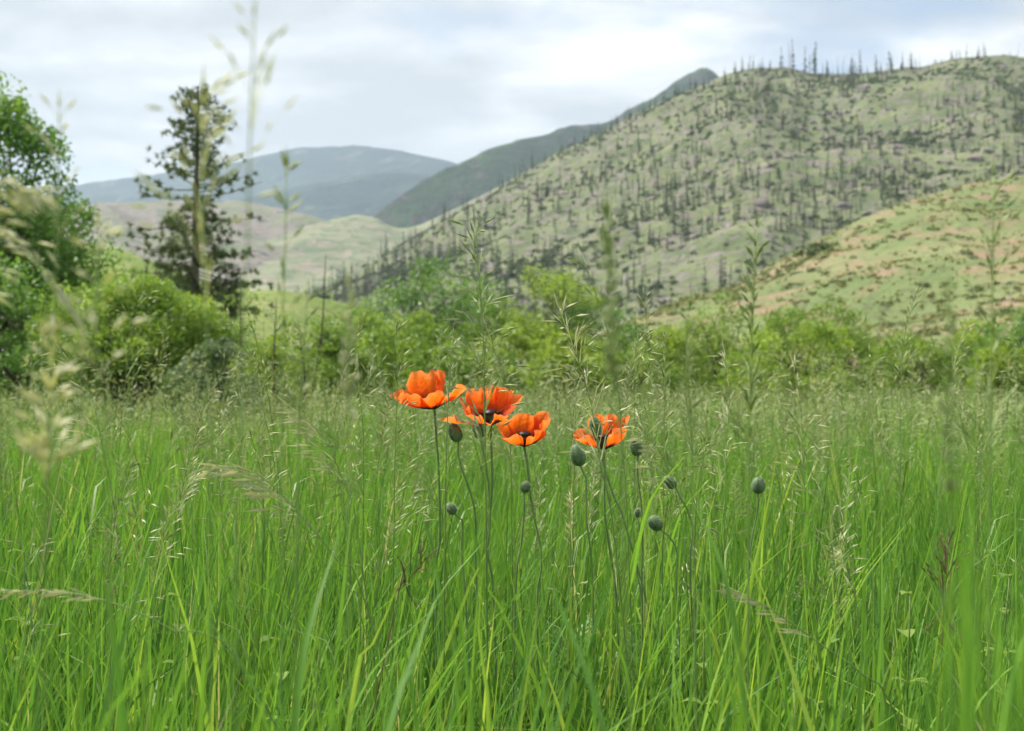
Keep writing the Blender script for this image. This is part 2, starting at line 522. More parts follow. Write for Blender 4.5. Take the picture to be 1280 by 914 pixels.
far = Hill([(-300, 262, 5200), (0, 240, 5000), (110, 228, 5000), (200, 216, 4900), (270, 208, 4800), (330, 193, 4800), (385, 185, 4700), (440, 182, 4700),
            (490, 187, 4600), (540, 196, 4500), (575, 204, 4500), (650, 232, 4500), (800, 300, 4500), (1000, 380, 4500)],
           [(-300, 3000), (1000, 3000)], 110, 420, 21, 1.0, 4, 3, 60)
far2 = Hill([(-300, 300, 3600), (100, 262, 3600), (300, 250, 3500), (380, 232, 3400), (450, 219, 3400), (510, 214, 3300), (560, 226, 3300), (640, 262, 3300), (800, 340, 3300)],
            [(-300, 2300), (800, 2300)], 40, 300, 27, 1.0, 2, 5)
midr = Hill([(300, 372, 1700), (400, 322, 1750), (440, 296, 1800), (475, 263, 1850), (520, 236, 1900), (570, 205, 1950), (620, 185, 2000), (680, 167, 2050), (750, 151, 2100),
             (772, 147, 2100), (800, 130, 2100), (840, 104, 2150), (862, 91, 2150), (872, 86, 2150), (884, 85, 2150), (894, 93, 2150), (930, 125, 2150), (1100, 140, 2200), (1500, 170, 2200)],
            [(300, 1400), (1500, 1450)], 45, 160, 33, 1.0, 6, 1.2, 40)
rocky = Hill([(-300, 275, 1500), (0, 262, 1500), (110, 256, 1450), (180, 252, 1450), (250, 251, 1400), (300, 249, 1400), (330, 258, 1400), (380, 267, 1350), (430, 285, 1300), (520, 340, 1250), (600, 390, 1250)],
             [(-300, 700), (600, 700)], 26, 110, 41, 1.0, 3.5, 2.5, 16)
pale = Hill([(230, 345, 1150), (300, 318, 1150), (360, 290, 1200), (410, 275, 1250), (450, 268, 1300), (475, 275, 1280), (490, 286, 1250), (520, 283, 1250), (560, 266, 1250), (600, 246, 1250), (660, 212, 1250), (760, 175, 1300), (1000, 150, 1300)],
            [(230, 620), (1000, 900)], 14, 120, 47, 1.0, 2, 2.0, 10)
big = Hill([(300, 410, 560), (380, 374, 590), (420, 352, 610), (480, 318, 640), (530, 291, 660), (580, 263, 680), (640, 223, 700), (700, 189, 720), (760, 161, 730), (810, 135, 740), (860, 112, 740),
            (885, 102, 740), (905, 94, 740), (940, 85, 730), (975, 84, 730), (1000, 89, 720), (1060, 93, 710), (1110, 88, 700), (1160, 81, 700), (1200, 71, 700), (1240, 69, 690), (1280, 71, 690), (1400, 82, 680), (1700, 140, 650)],
           [(300, 400), (640, 300), (1000, 270), (1700, 270)], 15, 70, 55, 1.05, 3, 2.2, 16)
near = Hill([(700, 450, 95), (760, 413, 120), (800, 399, 135), (850, 380, 150), (900, 362, 160), (950, 340, 168), (1000, 312, 176), (1050, 286, 184), (1100, 265, 190), (1150, 248, 196), (1200, 233, 202),
             (1240, 225, 206), (1280, 218, 210), (1400, 190, 220), (1750, 140, 240)],
            [(700, 70), (900, 72), (1280, 62), (1750, 55)], 3.2, 26, 61, 1.1, 3, 2.2, 2.5)
bank = Hill([(-400, 330, 60), (-100, 305, 60), (60, 300, 60), (120, 305, 58), (165, 314, 57), (210, 334, 56), (255, 352, 56), (320, 362, 56), (380, 366, 57), (430, 378, 58), (480, 396, 60), (560, 425, 62), (640, 455, 64)],
            [(-400, 22), (120, 26), (300, 33), (640, 50)], 0.55, 5, 71, 1.05, 4, 3)

M['far'] = hill_mat('far forested mountain', [(0.014, 0.030, 0.034), (0.022, 0.042, 0.042), (0.045, 0.075, 0.06)], [(0.07, 0.085, 0.07), (0.12, 0.13, 0.10)], (0.014, 0.030, 0.03), 0.0030, 0.02, (0.58, 0.68))  # forest greens shifted to blue, so part of the haze is painted in
M['midr'] = hill_mat('dark scrubby ridge', [(0.016, 0.032, 0.018), (0.027, 0.050, 0.024), (0.046, 0.080, 0.036)], [(0.050, 0.042, 0.045), (0.085, 0.072, 0.072)], (0.022, 0.034, 0.022), 0.009, 0.05, (0.55, 0.62), (0.54, 0.62))
M['rocky'] = hill_mat('pink grey rocky slope', [(0.10, 0.125, 0.07), (0.14, 0.16, 0.095), (0.17, 0.19, 0.11)], [(0.14, 0.125, 0.11), (0.24, 0.21, 0.185)], (0.085, 0.095, 0.075), 0.008, 0.06, (0.44, 0.54), (0.56, 0.62))
M['pale'] = hill_mat('pale green open slope', [(0.13, 0.15, 0.09), (0.19, 0.205, 0.125), (0.24, 0.245, 0.16)], [(0.21, 0.18, 0.15), (0.28, 0.25, 0.19)], (0.10, 0.13, 0.08), 0.012, 0.07, (0.50, 0.64), (0.53, 0.63))
M['big'] = hill_mat('burnt over grassy hillside', [(0.095, 0.120, 0.060), (0.132, 0.158, 0.078), (0.185, 0.205, 0.105)], [(0.125, 0.112, 0.10), (0.25, 0.225, 0.19)], (0.075, 0.083, 0.06), 0.055, 0.34, (0.49, 0.60), (0.54, 0.61))
M['near'] = hill_mat('dry grass slope with red soil', [(0.12, 0.16, 0.065), (0.155, 0.19, 0.08), (0.195, 0.21, 0.10)], [(0.21, 0.145, 0.095), (0.29, 0.225, 0.15)], (0.10, 0.12, 0.06), 0.05, 0.8, (0.48, 0.62), (0.53, 0.62))
M['bank'] = hill_mat('grassy bank', [(0.12, 0.175, 0.05), (0.17, 0.22, 0.07), (0.22, 0.25, 0.10)], [(0.22, 0.22, 0.10), (0.30, 0.27, 0.14)], (0.09, 0.15, 0.04), 0.16, 3.0, (0.52, 0.66), (0.52, 0.62))

far.build('mountain', M['far'], 'far blue forested mountain under the clouds', 150, 30)
far2.build('mountain', M['far'], 'lower blue foothill in front of the far mountain', 120, 24)
midr.build('ridge', M['midr'], 'long dark green ridge with a rocky knob at its top', 240, 40)
rocky.build('hill', M['rocky'], 'pinkish grey rocky hill behind the lone conifer', 170, 40)
pale.build('hill', M['pale'], 'pale green open valley slope below the dark ridge', 170, 40)
big.build('hill', M['big'], 'large steep hillside dotted with conifers and dead trunks', 360, 150)
near.build('hill', M['near'], 'dry grassy slope with patches of bare reddish soil', 240, 70)
bank.build('bank', M['bank'], 'bright green grassy bank carrying the lone conifer', 160, 40)


# ------------------------------------------------------------------ hillside conifers and snags
def conifer_mesh(mb, o, h, w, r, tiers=7, per=6, gap=0.0):
    """small spruce or fir: trunk and drooping boughs in ragged tiers"""
    tube(mb, [o, o + np.array([0, 0, h])], [w * 0.055, w * 0.012], 4, 0.0, False)
    lean = r.normal(0, 0.02, 2)
    for k in range(tiers):
        f = (k + r.uniform(0, 0.5)) / tiers
        z0 = h * (0.12 + 0.86 * f)
        rad = w * 0.5 * (1 - f) ** 0.85 * r.uniform(0.6, 1.1) + 0.04 * w
        n = max(4, int(per * (1.2 - 0.5 * f)))
        a0 = r.uniform(0, 6.28)
        for q in range(n):
            if r.random() < gap: continue
            a = a0 + q * 6.283 / n + r.normal(0, 0.2)
            rr = rad * r.uniform(0.65, 1.15)
            dv = np.array([math.cos(a), math.sin(a), 0]); sv = np.array([-dv[1], dv[0], 0])
            p0 = o + np.array([lean[0] * z0, lean[1] * z0, z0 + h * 0.05])
            p1 = p0 + dv * rr + np.array([0, 0, -h * 0.07])
            wd = rr * 0.42
            pm = p0 * 0.45 + p1 * 0.55
            mb.add([p0, pm + sv * wd, p1, pm - sv * wd + np.array([0, 0, -h * 0.02])], None, [(0, 1, 2), (0, 2, 3)], r.uniform(0, 1))
    tip = o + np.array([lean[0] * h, lean[1] * h, h * 1.04])
    mb.add([tip, tip + [0.07 * w, 0, -0.1 * h], tip + [-0.04 * w, 0.06 * w, -0.1 * h], tip + [-0.04 * w, -0.06 * w, -0.1 * h]], None, [(0, 1, 2), (0, 2, 3), (0, 3, 1)], 0.5)


def snag_mesh(mb, o, h, r, nb=7):
    top = o + np.array([r.normal(0, 0.025) * h, r.normal(0, 0.025) * h, h])
    tube(mb, [o, (o + top) / 2, top], [h * 0.013, h * 0.010, h * 0.003], 4, 0.5, False)
    for k in range(nb):
        f = r.uniform(0.3, 0.95)
        p = o + (top - o) * f
        a = r.uniform(0, 6.28); L = h * r.uniform(0.05, 0.15) * (1.2 - f)
        q = p + np.array([math.cos(a) * L, math.sin(a) * L, L * r.uniform(-0.4, 0.3)])
        dq = np.array([0, 0, h * 0.004])
        mb.add([p - dq, p + dq, q], None, [(0, 1, 2)], 0.5)


r = np.random.default_rng(3)
live, dead = [], []
for k in range(9):
    mb = MB(); conifer_mesh(mb, np.zeros(3), 1.0, r.uniform(0.24, 0.44), r, int(r.integers(7, 12)), 6, r.choice([0.0, 0.2, 0.4]))
    live.append((mb.arrays(), mb.mesh('conifer', M['farneedle'], None, False)))
for k in range(6):
    mb = MB(); snag_mesh(mb, np.zeros(3), 1.0, r, int(r.integers(5, 12)))
    dead.append((mb.arrays(), mb.mesh('dead_trunk', M['snag'], None, False)))


def scatter_hill(hill, n, px_rng, v_rng, seed, dens=None):
    r = np.random.default_rng(seed)
    px = r.uniform(*px_rng, n * 3); v = r.uniform(*v_rng, n * 3)
    p = hill.at(px, v)
    keep = np.ones(len(px), bool)
    if dens is not None: keep = r.random(len(px)) < dens(px, v, p)
    return px[keep][:n], v[keep][:n], p[keep][:n]


def stand_density(px, v, p):
    return np.clip(0.45 + 2.2 * fbm(p[:, 0] / 55, p[:, 1] / 55, 5, 4), 0.05, 1)


trees = []        # (x, y, z, h, live?, variant, yaw, seen height in px)
px, v, p = scatter_hill(big, 4200, (330, 1480), (0.12, 1.0), 8, stand_density)
for k in range(len(px)):
    h = (2.6 + 6.2 * r.random() ** 2) * (1.3 if px[k] < 700 else 1.0)
    trees.append([*p[k], h, r.random() < 0.8, int(r.integers(0, 6)), r.uniform(0, 6.28), px[k], h / p[k][1]])
# the broken fringe along the skyline
for pxr in np.concatenate([r.uniform(900, 1290, 46), r.normal(1070, 40, 14), r.uniform(480, 900, 40)]):
    q = big.at(pxr, r.uniform(0.975, 1.0))
    h = (r.uniform(6, 15) if 960 < pxr < 1140 else r.uniform(3, 8)) * (1.25 if r.random() < 0.2 else 1)
    trees.append([*q, h, r.random() < 0.6, int(r.integers(0, 6)), r.uniform(0, 6.28), pxr, h / q[1] * 30])
trees.sort(key=lambda t: -t[8])
counts = {True: 0, False: 0}
stuff_live, stuff_dead = MB(), MB()
for t in trees:
    x, y, z, h, lv, vi, yaw, pxk, key = t
    crest_ = key > 0.1
    vis = 470 < pxk < 1275
    if vis and counts[lv] < 290 and h > 3.5:
        counts[lv] += 1
        me = live[vi][1] if lv else dead[vi][1]
        o = bpy.data.objects.new('conifer' if lv else 'dead_trunk', me)
        o.location = (x, y, z - 0.3); o.rotation_euler = (0.05 * math.sin(yaw * 5), 0.05 * math.cos(yaw * 3) if lv else 0.12 * math.sin(yaw * 11), yaw)
        hs = h * (1 + 0.3 * math.sin(yaw * 7))
        o.scale = (h, h, hs) if lv else (hs, hs, hs)
        col.objects.link(o)
        if lv and crest_: tag(o, 'dark conifer breaking the skyline on the crest of the hillside', 'conifer', 'conifers along the crest of the large hillside')
        elif crest_: tag(o, 'bare dead trunk standing against the sky on the hillside crest', 'dead tree', 'dead trunks along the crest of the large hillside')
        elif lv: tag(o, 'small dark green conifer standing on the burnt hillside', 'conifer', 'conifers dotted over the large hillside')
        else: tag(o, 'bare grey dead tree trunk standing on the burnt hillside', 'dead tree', 'dead trunks dotted over the large hillside')
    else:
        V, Q, T, C, A = (live if lv else dead)[vi][0]
        c_, s_ = math.cos(yaw), math.sin(yaw)
        W = np.stack([V[:, 0] * c_ - V[:, 1] * s_, V[:, 0] * s_ + V[:, 1] * c_, V[:, 2]], 1) * h + [x, y, z - 0.3]
        (stuff_live if lv else stuff_dead).add(W, Q, T, C)
tag(stuff_live.build('conifer_wood', M['farneedle'], smooth=False), 'scattered far conifers thinning over the large hillside', 'wood', kind='stuff')
tag(stuff_dead.build('dead_wood', M['snag'], smooth=False), 'scattered far dead trunks over the large hillside', 'wood', kind='stuff')

# conifers on the dark ridge: far off, one mass
mb = MB()
px, v, p = scatter_hill(midr, 900, (470, 900), (0.3, 1.0), 15, lambda px, v, p: np.clip(0.4 + 1.6 * fbm(p[:, 0] / 120, p[:, 1] / 120, 15, 3), 0.02, 1))
for k in range(len(px)):
    V, Q, T, C, A = live[k % 9][0]
    mb.add(V * r.uniform(4, 8) + p[k], Q, T, C)
tag(mb.build('ridge_wood', M['farneedle'], smooth=False), 'thin far woodland on the long dark ridge', 'wood', kind='stuff')


def rock_mesh(seed, n=10):
    """boulder: a squashed, cut and roughened ball"""
    r = np.random.default_rng(seed)
    th = np.linspace(0, math.pi, n); ph = np.arange(2 * n) * math.pi / n
    TH, PH = np.meshgrid(th, ph, indexing='ij')
    D = np.stack([np.sin(TH) * np.cos(PH), np.sin(TH) * np.sin(PH), np.cos(TH)], -1)
    R = np.ones(TH.shape)
    for k in range(12):
        nrm = unit(r.normal(0, 1, 3)); cut = r.uniform(0.55, 0.9)
        dp = D @ nrm
        R = np.where(dp > 1e-3, np.minimum(R, cut / np.maximum(dp, 1e-3)), R)
    Vv = D * R[..., None] * [1.0, 0.8, 0.7]
    m = 2 * n
    i, j = np.meshgrid(np.arange(n - 1), np.arange(m), indexing='ij'); i = i.ravel(); j = j.ravel()
    mb = MB(); mb.add(Vv, np.stack([i * m + j, (i + 1) * m + j, (i + 1) * m + (j + 1) % m, i * m + (j + 1) % m], 1))
    return mb.mesh('boulder', M['rock'], None, False)


rocks = [rock_mesh(k) for k in range(5)]


def bush_arrays(seed, n=70, leaf=0.2):
    """low scrub: a dome of many small leaf faces"""
    r = np.random.default_rng(seed)
    d = r.normal(0, 1, (n, 3)); d /= np.linalg.norm(d, axis=1)[:, None]
    d[:, 2] = np.abs(d[:, 2])
    lob = 0.75 + 0.35 * np.sin(d[:, 0] * 4 + seed) * np.cos(d[:, 1] * 5 + seed)
    c = d * (r.uniform(0.35, 1.0, n) ** 0.5 * lob)[:, None] * [1, 1, 0.75]
    a = r.normal(0, 1, (n, 3)); a /= np.linalg.norm(a, axis=1)[:, None]
    b = np.cross(a, r.normal(0, 1, (n, 3))); b /= np.linalg.norm(b, axis=1)[:, None]
    s = leaf * r.uniform(0.6, 1.3, n)[:, None]
    V = np.stack([c - a * s, c + b * s * 0.6, c + a * s, c - b * s * 0.6], 1).reshape(-1, 3)
    mb = MB()
    q = np.arange(n) * 4
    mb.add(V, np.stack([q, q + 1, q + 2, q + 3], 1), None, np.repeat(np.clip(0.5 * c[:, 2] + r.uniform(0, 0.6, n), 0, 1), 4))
    return mb


bushes = [bush_arrays(k) for k in range(6)]
M['lightsage'] = leaf_mat('pale slope scrub leaves', [(0.0, (0.14, 0.18, 0.085)), (0.5, (0.21, 0.25, 0.12)), (1.0, (0.30, 0.33, 0.18))], 0.2, 0.7, 0.1, 0.3, 0.3)
bush_me = [b.mesh('hillside_shrub', M['lightsage'], None, False) for b in bushes]
# low scrub over the large hillside: uncountable
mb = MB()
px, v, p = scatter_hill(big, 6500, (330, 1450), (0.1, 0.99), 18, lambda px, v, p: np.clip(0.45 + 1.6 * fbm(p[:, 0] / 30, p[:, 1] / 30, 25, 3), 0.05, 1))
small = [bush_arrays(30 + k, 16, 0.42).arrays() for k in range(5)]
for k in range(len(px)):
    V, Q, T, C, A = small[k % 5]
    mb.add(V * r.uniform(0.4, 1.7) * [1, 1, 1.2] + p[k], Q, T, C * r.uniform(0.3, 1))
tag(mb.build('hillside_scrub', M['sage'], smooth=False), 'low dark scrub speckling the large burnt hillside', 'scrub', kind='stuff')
px, v, p = scatter_hill(big, 290, (470, 1270), (0.2, 0.97), 28, lambda px, v, p: np.clip(0.3 + 2 * fbm(p[:, 0] / 45, p[:, 1] / 45, 35, 3), 0.01, 1))
for k in range(len(px)):
    o = bpy.data.objects.new('boulder', rocks[k % 5]); s_ = 0.8 + 3.0 * r.random() ** 2
    o.location = p[k] + [0, 0, -0.1 * s_]; o.scale = (s_, s_, s_); o.rotation_euler = (r.uniform(-.3, .3), r.uniform(-.3, .3), r.uniform(0, 6))
    col.objects.link(o)
    tag(o, 'weathered grey boulder lying on the burnt hillside', 'boulder', 'boulders strewn over the large hillside')
# scrub on the dry near slope
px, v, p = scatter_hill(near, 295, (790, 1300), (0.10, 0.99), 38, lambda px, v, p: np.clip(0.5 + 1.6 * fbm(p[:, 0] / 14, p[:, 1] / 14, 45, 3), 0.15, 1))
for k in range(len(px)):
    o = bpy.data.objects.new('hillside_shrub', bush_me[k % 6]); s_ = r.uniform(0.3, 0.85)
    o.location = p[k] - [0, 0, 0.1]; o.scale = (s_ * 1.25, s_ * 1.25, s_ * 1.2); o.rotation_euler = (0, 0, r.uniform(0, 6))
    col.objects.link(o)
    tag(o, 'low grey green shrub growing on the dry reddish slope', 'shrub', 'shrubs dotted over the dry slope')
# tussocks and low herbs of the dry slope: uncountable
mb = MB()
px, v, p = scatter_hill(near, 5200, (720, 1400), (0.05, 0.995), 39, lambda px, v, p: np.clip(0.5 + 1.5 * fbm(p[:, 0] / 9, p[:, 1] / 9, 46, 3), 0.05, 1))
tuss = [bush_arrays(60 + k, 10, 0.5).arrays() for k in range(5)]
for k in range(len(px)):
    V, Q, T, C, A = tuss[k % 5]
    mb.add(V * (0.10 + 0.4 * r.random() ** 2.5) * [1, 1, 1.1] + p[k], Q, T, np.clip(C * 0.5 + r.uniform(0, 0.7), 0, 1))
M['tussock'] = leaf_mat('dry slope tussocks', [(0.0, (0.20, 0.24, 0.10)), (0.5, (0.28, 0.30, 0.14)), (1.0, (0.38, 0.35, 0.20))], 0.2, 0.8, 0.1, 0.3, 0.3)
tag(mb.build('tussock_grass', M['tussock'], smooth=False), 'tufts of dry grass and herbs over the reddish slope', 'grass', kind='stuff')
# the dark thicket below the crest of the near slope
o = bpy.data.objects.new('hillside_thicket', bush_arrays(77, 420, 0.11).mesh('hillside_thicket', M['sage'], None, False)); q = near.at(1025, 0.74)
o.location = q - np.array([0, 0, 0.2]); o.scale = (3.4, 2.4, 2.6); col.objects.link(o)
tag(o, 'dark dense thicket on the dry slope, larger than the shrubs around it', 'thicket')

# ------------------------------------------------------------------ trees and shrubs
def leaves(mb, centres, size, r, aspect=0.45, tint=(0, 1), up=0.3, fold=True):
    n = len(centres)
    a = r.normal(0, 1, (n, 3)); a[:, 2] -= 0.2; a /= np.linalg.norm(a, axis=1)[:, None]
    nrm = r.normal(0, 1, (n, 3)); nrm[:, 2] = np.abs(nrm[:, 2]) + up
    b = np.cross(a, nrm); b /= np.linalg.norm(b, axis=1)[:, None] + 1e-9
    s = size * r.uniform(0.6, 1.3, n)[:, None]
    V = np.stack([centres - a * s * 0.5, centres + b * s * aspect * 0.5, centres + a * s * 0.5, centres - b * s * aspect * 0.5], 1).reshape(-1, 3)
    q = np.arange(n) * 4
    mb.add(V, np.stack([q, q + 1, q + 2, q + 3], 1), None, np.repeat(r.uniform(tint[0], tint[1], n), 4))


def broadleaf(name, label, base, h, w, mat, seed, nclump=40, per=90, leaf=0.07, stems=3, low=0.12, cat='shrub', group=None, spread=1.0, open_=0.0, aspect=0.5, depth=None, clump_r=0.16):
    """stems fan out from the base, branch, and carry clumps of separate leaves"""
    r = np.random.default_rng(seed)
    base = np.asarray(base, float)
    t = thing(name, label, cat, base, group)
    wood, crown = MB(), MB()
    depth = depth or w
    forks = []
    for s in range(stems):
        a = 6.283 * s / stems + r.uniform(-0.5, 0.5)
        out = (0.05 if stems == 1 else r.uniform(0.2, 0.42)) * spread
        tip = base + np.array([math.cos(a) * out * w * 0.75, math.sin(a) * out * depth * 0.75, h * r.uniform(0.6, 0.85)])
        mid = base + (tip - base) * [0.35, 0.35, 0.5] + r.normal(0, 0.03 * w, 3)
        path = smooth_path([base + r.normal(0, 0.02 * w, 3) * [1, 1, 0], mid, tip], 9)
        rad = h * (0.026 if stems == 1 else 0.014)
        tube(wood, path, np.linspace(rad, rad * 0.25, 9), 6)
        forks.append(path)
    for k in range(nclump):
        f = forks[int(r.integers(0, len(forks)))]
        # a point in the crown: a lumpy egg
        while True:
            q = r.uniform(-1, 1, 3)
            if q[0] ** 2 + q[1] ** 2 + q[2] ** 2 < 1 and r.random() < 0.35 + 0.65 * np.dot(q, q): break
        zc = low + (1 - low) * (0.5 + 0.5 * q[2])
        taper = 1.0 - 0.35 * max(0, q[2])
        c = base + np.array([q[0] * w * 0.5 * taper, q[1] * depth * 0.5 * taper, zc * h])
        start = f[min(8, max(2, int(zc * 8 * 0.8)))]
        br = smooth_path([start, (start + c) / 2 + [0, 0, 0.05 * h], c], 5)
        tube(wood, br, np.linspace(h * 0.006, h * 0.0018, 5), 4, 0.5, False)
        cr = clump_r * min(w, h) * r.uniform(0.6, 1.35)
        n = int(per * r.uniform(0.5, 1.3))
        d = r.normal(0, 1, (n, 3)); d /= np.linalg.norm(d, axis=1)[:, None]
        rad_ = cr * r.uniform(0.2, 1, n)[:, None] ** 0.5
        pts = c + d * rad_ * [1.15, 1.15, 0.8]
        tb = r.uniform(0.05, 0.65)
        leaves(crown, pts, leaf, r, aspect, (tb, tb + 0.35))
    wood.build('trunk', M['bark'], t)
    crown.build('crown', mat, t, smooth=False)
    return t


def gpt(px, d, z=0.0):
    return np.array([(px - 640) / FPX * d, d, z])


def zpx(py, d):
    return EYE + (480 - py) / FPX * d


# big leafy tree at the left edge
broadleaf('leafy_tree', 'tall deep green leafy tree on the left beside the lone conifer', gpt(-15, 26), zpx(112, 26), 4.6, M['deep'], 101, 120, 300, 0.12, 2, 0.12, 'tree', None, 1.0, aspect=0.6, clump_r=0.13)
broadleaf('leafy_bush', 'dark leafy bush at the foot of the tall leafy tree', gpt(20, 22), zpx(330, 22), 2.6, M['deep'], 102, 46, 220, 0.10, 4, 0.05)
# willow thickets below the conifer
broadleaf('willow_bush', 'wide rounded willow bush with dark bare stems at its base', gpt(165, 15), zpx(358, 15), 2.4, M['willow'], 103, 80, 300, 0.075, 9, 0.40, 'bush', None, 1.2, aspect=0.3, clump_r=0.14)
broadleaf('willow_bush', 'bright green willow bush on the bank left of the conifer', gpt(110, 34), zpx(338, 34), 3.2, M['willow'], 104, 60, 220, 0.11, 5, 0.1, 'bush', aspect=0.35)
broadleaf('willow_bush', 'low spreading willow bush under the lone conifer', gpt(245, 24), zpx(388, 24), 2.4, M['willow'], 105, 60, 220, 0.09, 5, 0.08, 'bush', aspect=0.35)
broadleaf('grey_shrub', 'grey green broad leaved shrub beside the willow bush', gpt(272, 14), zpx(425, 14), 0.95, M['greyleaf'], 106, 40, 160, 0.055, 5, 0.1, aspect=0.6)
broadleaf('lime_shrub', 'small yellow green shrub between the saplings', gpt(335, 17), zpx(415, 17), 1.2, M['lime'], 107, 40, 160, 0.06, 4, 0.1, aspect=0.5)
broadleaf('leafy_bush', 'loose green bush beyond the bare saplings', gpt(405, 27), zpx(405, 27), 2.2, M['willow'], 108, 46, 200, 0.095, 4, 0.1, aspect=0.5)
# thicket in the middle, behind the poppies
mids = [(470, 33, 392, 2.3, 'willow', 'feathery green bush left of the twin tree'), (545, 36, 346, 2.6, 'deep', 'slender green tree with loose crown behind the leftmost poppy'),
        (520, 30, 420, 2.0, 'willow', 'low green bush at the foot of the slender tree'), (605, 38, 385, 2.2, 'willow', 'mid green bush behind the tall grass head'),
        (690, 40, 368, 2.3, 'lime', 'bright green small tree with a leaning rounded top'), (742, 40, 392, 2.2, 'deep', 'darker round topped tree beside the bright leaning one'),
        (645, 31, 425, 2.3, 'lime', 'lime green bush just behind the poppies'), (715, 29, 432, 1.9, 'lime', 'bright rounded bush behind the grass plume'),
        (785, 33, 428, 1.7, 'willow', 'small green bush at the toe of the dry slope'), (575, 26, 445, 1.7, 'willow', 'low willow bush behind the leftmost flowers')]
for k, (px_, d_, py_, w_, m_k, lab) in enumerate(mids):
    tall = 'tree' in lab.split('at the foot')[0]
    broadleaf('small_tree' if (k in (1, 4, 5)) else 'leafy_bush', lab, gpt(px_, d_), zpx(py_ - 24 + 14 * math.sin(k * 2.3 + d_), d_), w_ * (1.4 + 0.35 * math.sin(k * 1.7)), M[m_k], 120 + k, 46, 150, 0.12, 2 if k in (1, 4, 5) else 4, 0.1 if k not in (1, 4, 5) else 0.3,
              'tree' if k in (1, 4, 5) else 'bush', aspect=0.5, clump_r=0.15)
# bushes at the foot of the dry slope
rights = [(898, 40, 388, 1.9, 'willow', 'tall narrow green bush below the dry slope'), (868, 44, 425, 2.0, 'lime', 'low lime bush beside the tall narrow bush'), (990, 42, 405, 2.6, 'willow', 'broad green bush below the square rock outcrop'),
          (1040, 46, 392, 2.8, 'willow', 'soft green bush on the lower edge of the red soil'), (1000, 33, 436, 2.4, 'lime', 'rounded yellow green bush in front of the broad green one'),
          (1085, 40, 425, 2.8, 'willow', 'wide mid green bush below the bare red patch'), (1150, 36, 448, 2.6, 'willow', 'low green bush at the meadow edge below the slope'),
          (1215, 40, 438, 2.6, 'lime', 'pale green bush near the dark shrub'), (1290, 33, 398, 1.9, 'deep', 'dark green shrub at the foot of the slope'), (950, 37, 448, 2.0, 'willow', 'low bush between the lime bush and the tall narrow one'),
          (1262, 30, 450, 2.0, 'lime', 'bright low bush in front of the dark green shrub'), (835, 36, 448, 1.6, 'lime', 'small lime bush at the edge of the sunlit clearing')]
for k, (px_, d_, py_, w_, m_k, lab) in enumerate(rights):
    broadleaf('leafy_bush', lab, gpt(px_, d_), zpx(py_ - 28 + 12 * math.sin(k * 2.3 + d_), d_), w_ * (1.35 + 0.35 * math.sin(k * 1.7)), M[m_k], 150 + k, 44, 150, 0.12, 4, 0.06, 'bush', aspect=0.5, clump_r=0.16)

# bare saplings
for k, (px_, d_, py_, lab) in enumerate([(300, 15, 335, 'thin sapling with a few leaves right of the conifer'), (395, 16, 318, 'tall thin leafless sapling leaning right'), (372, 15, 400, 'short forked sapling among the grass plumes'),
                                         (345, 16, 372, 'small leafy sapling with spreading twigs')]):
    base = gpt(px_ - (22 if k == 1 else 0), d_)
    t = thing('sapling', lab, 'sapling', base)
    rr = np.random.default_rng(200 + k)
    wood, lf = MB(), MB()
    hh = zpx(py_, d_)
    tip = gpt(px_ + (12 if k == 1 else 0), d_, hh)
    path = smooth_path([base, base + (tip - base) * 0.5 + [rr.normal(0, 0.05), 0, 0], tip], 10)
    tube(wood, path, np.linspace(0.022, 0.005, 10), 6)
    for q in range(12):
        f = rr.uniform(0.3, 0.97); p0 = path[int(f * 9)]
        a = rr.uniform(0, 6.28); L = rr.uniform(0.15, 0.5) * (1.2 - f)
        p1 = p0 + [math.cos(a) * L, math.sin(a) * L, L * 0.9]
        tube(wood, smooth_path([p0, (p0 + p1) / 2 + [0, 0, -0.03], p1], 4), np.linspace(0.007, 0.002, 4), 4, 0.5, False)
        if k != 1 or q < 4: leaves(lf, p1 + rr.normal(0, 0.06, (14, 3)), 0.055, rr, 0.55)
    wood.build('trunk', M['bark'], t); lf.build('crown', M['willow'], t, smooth=False)


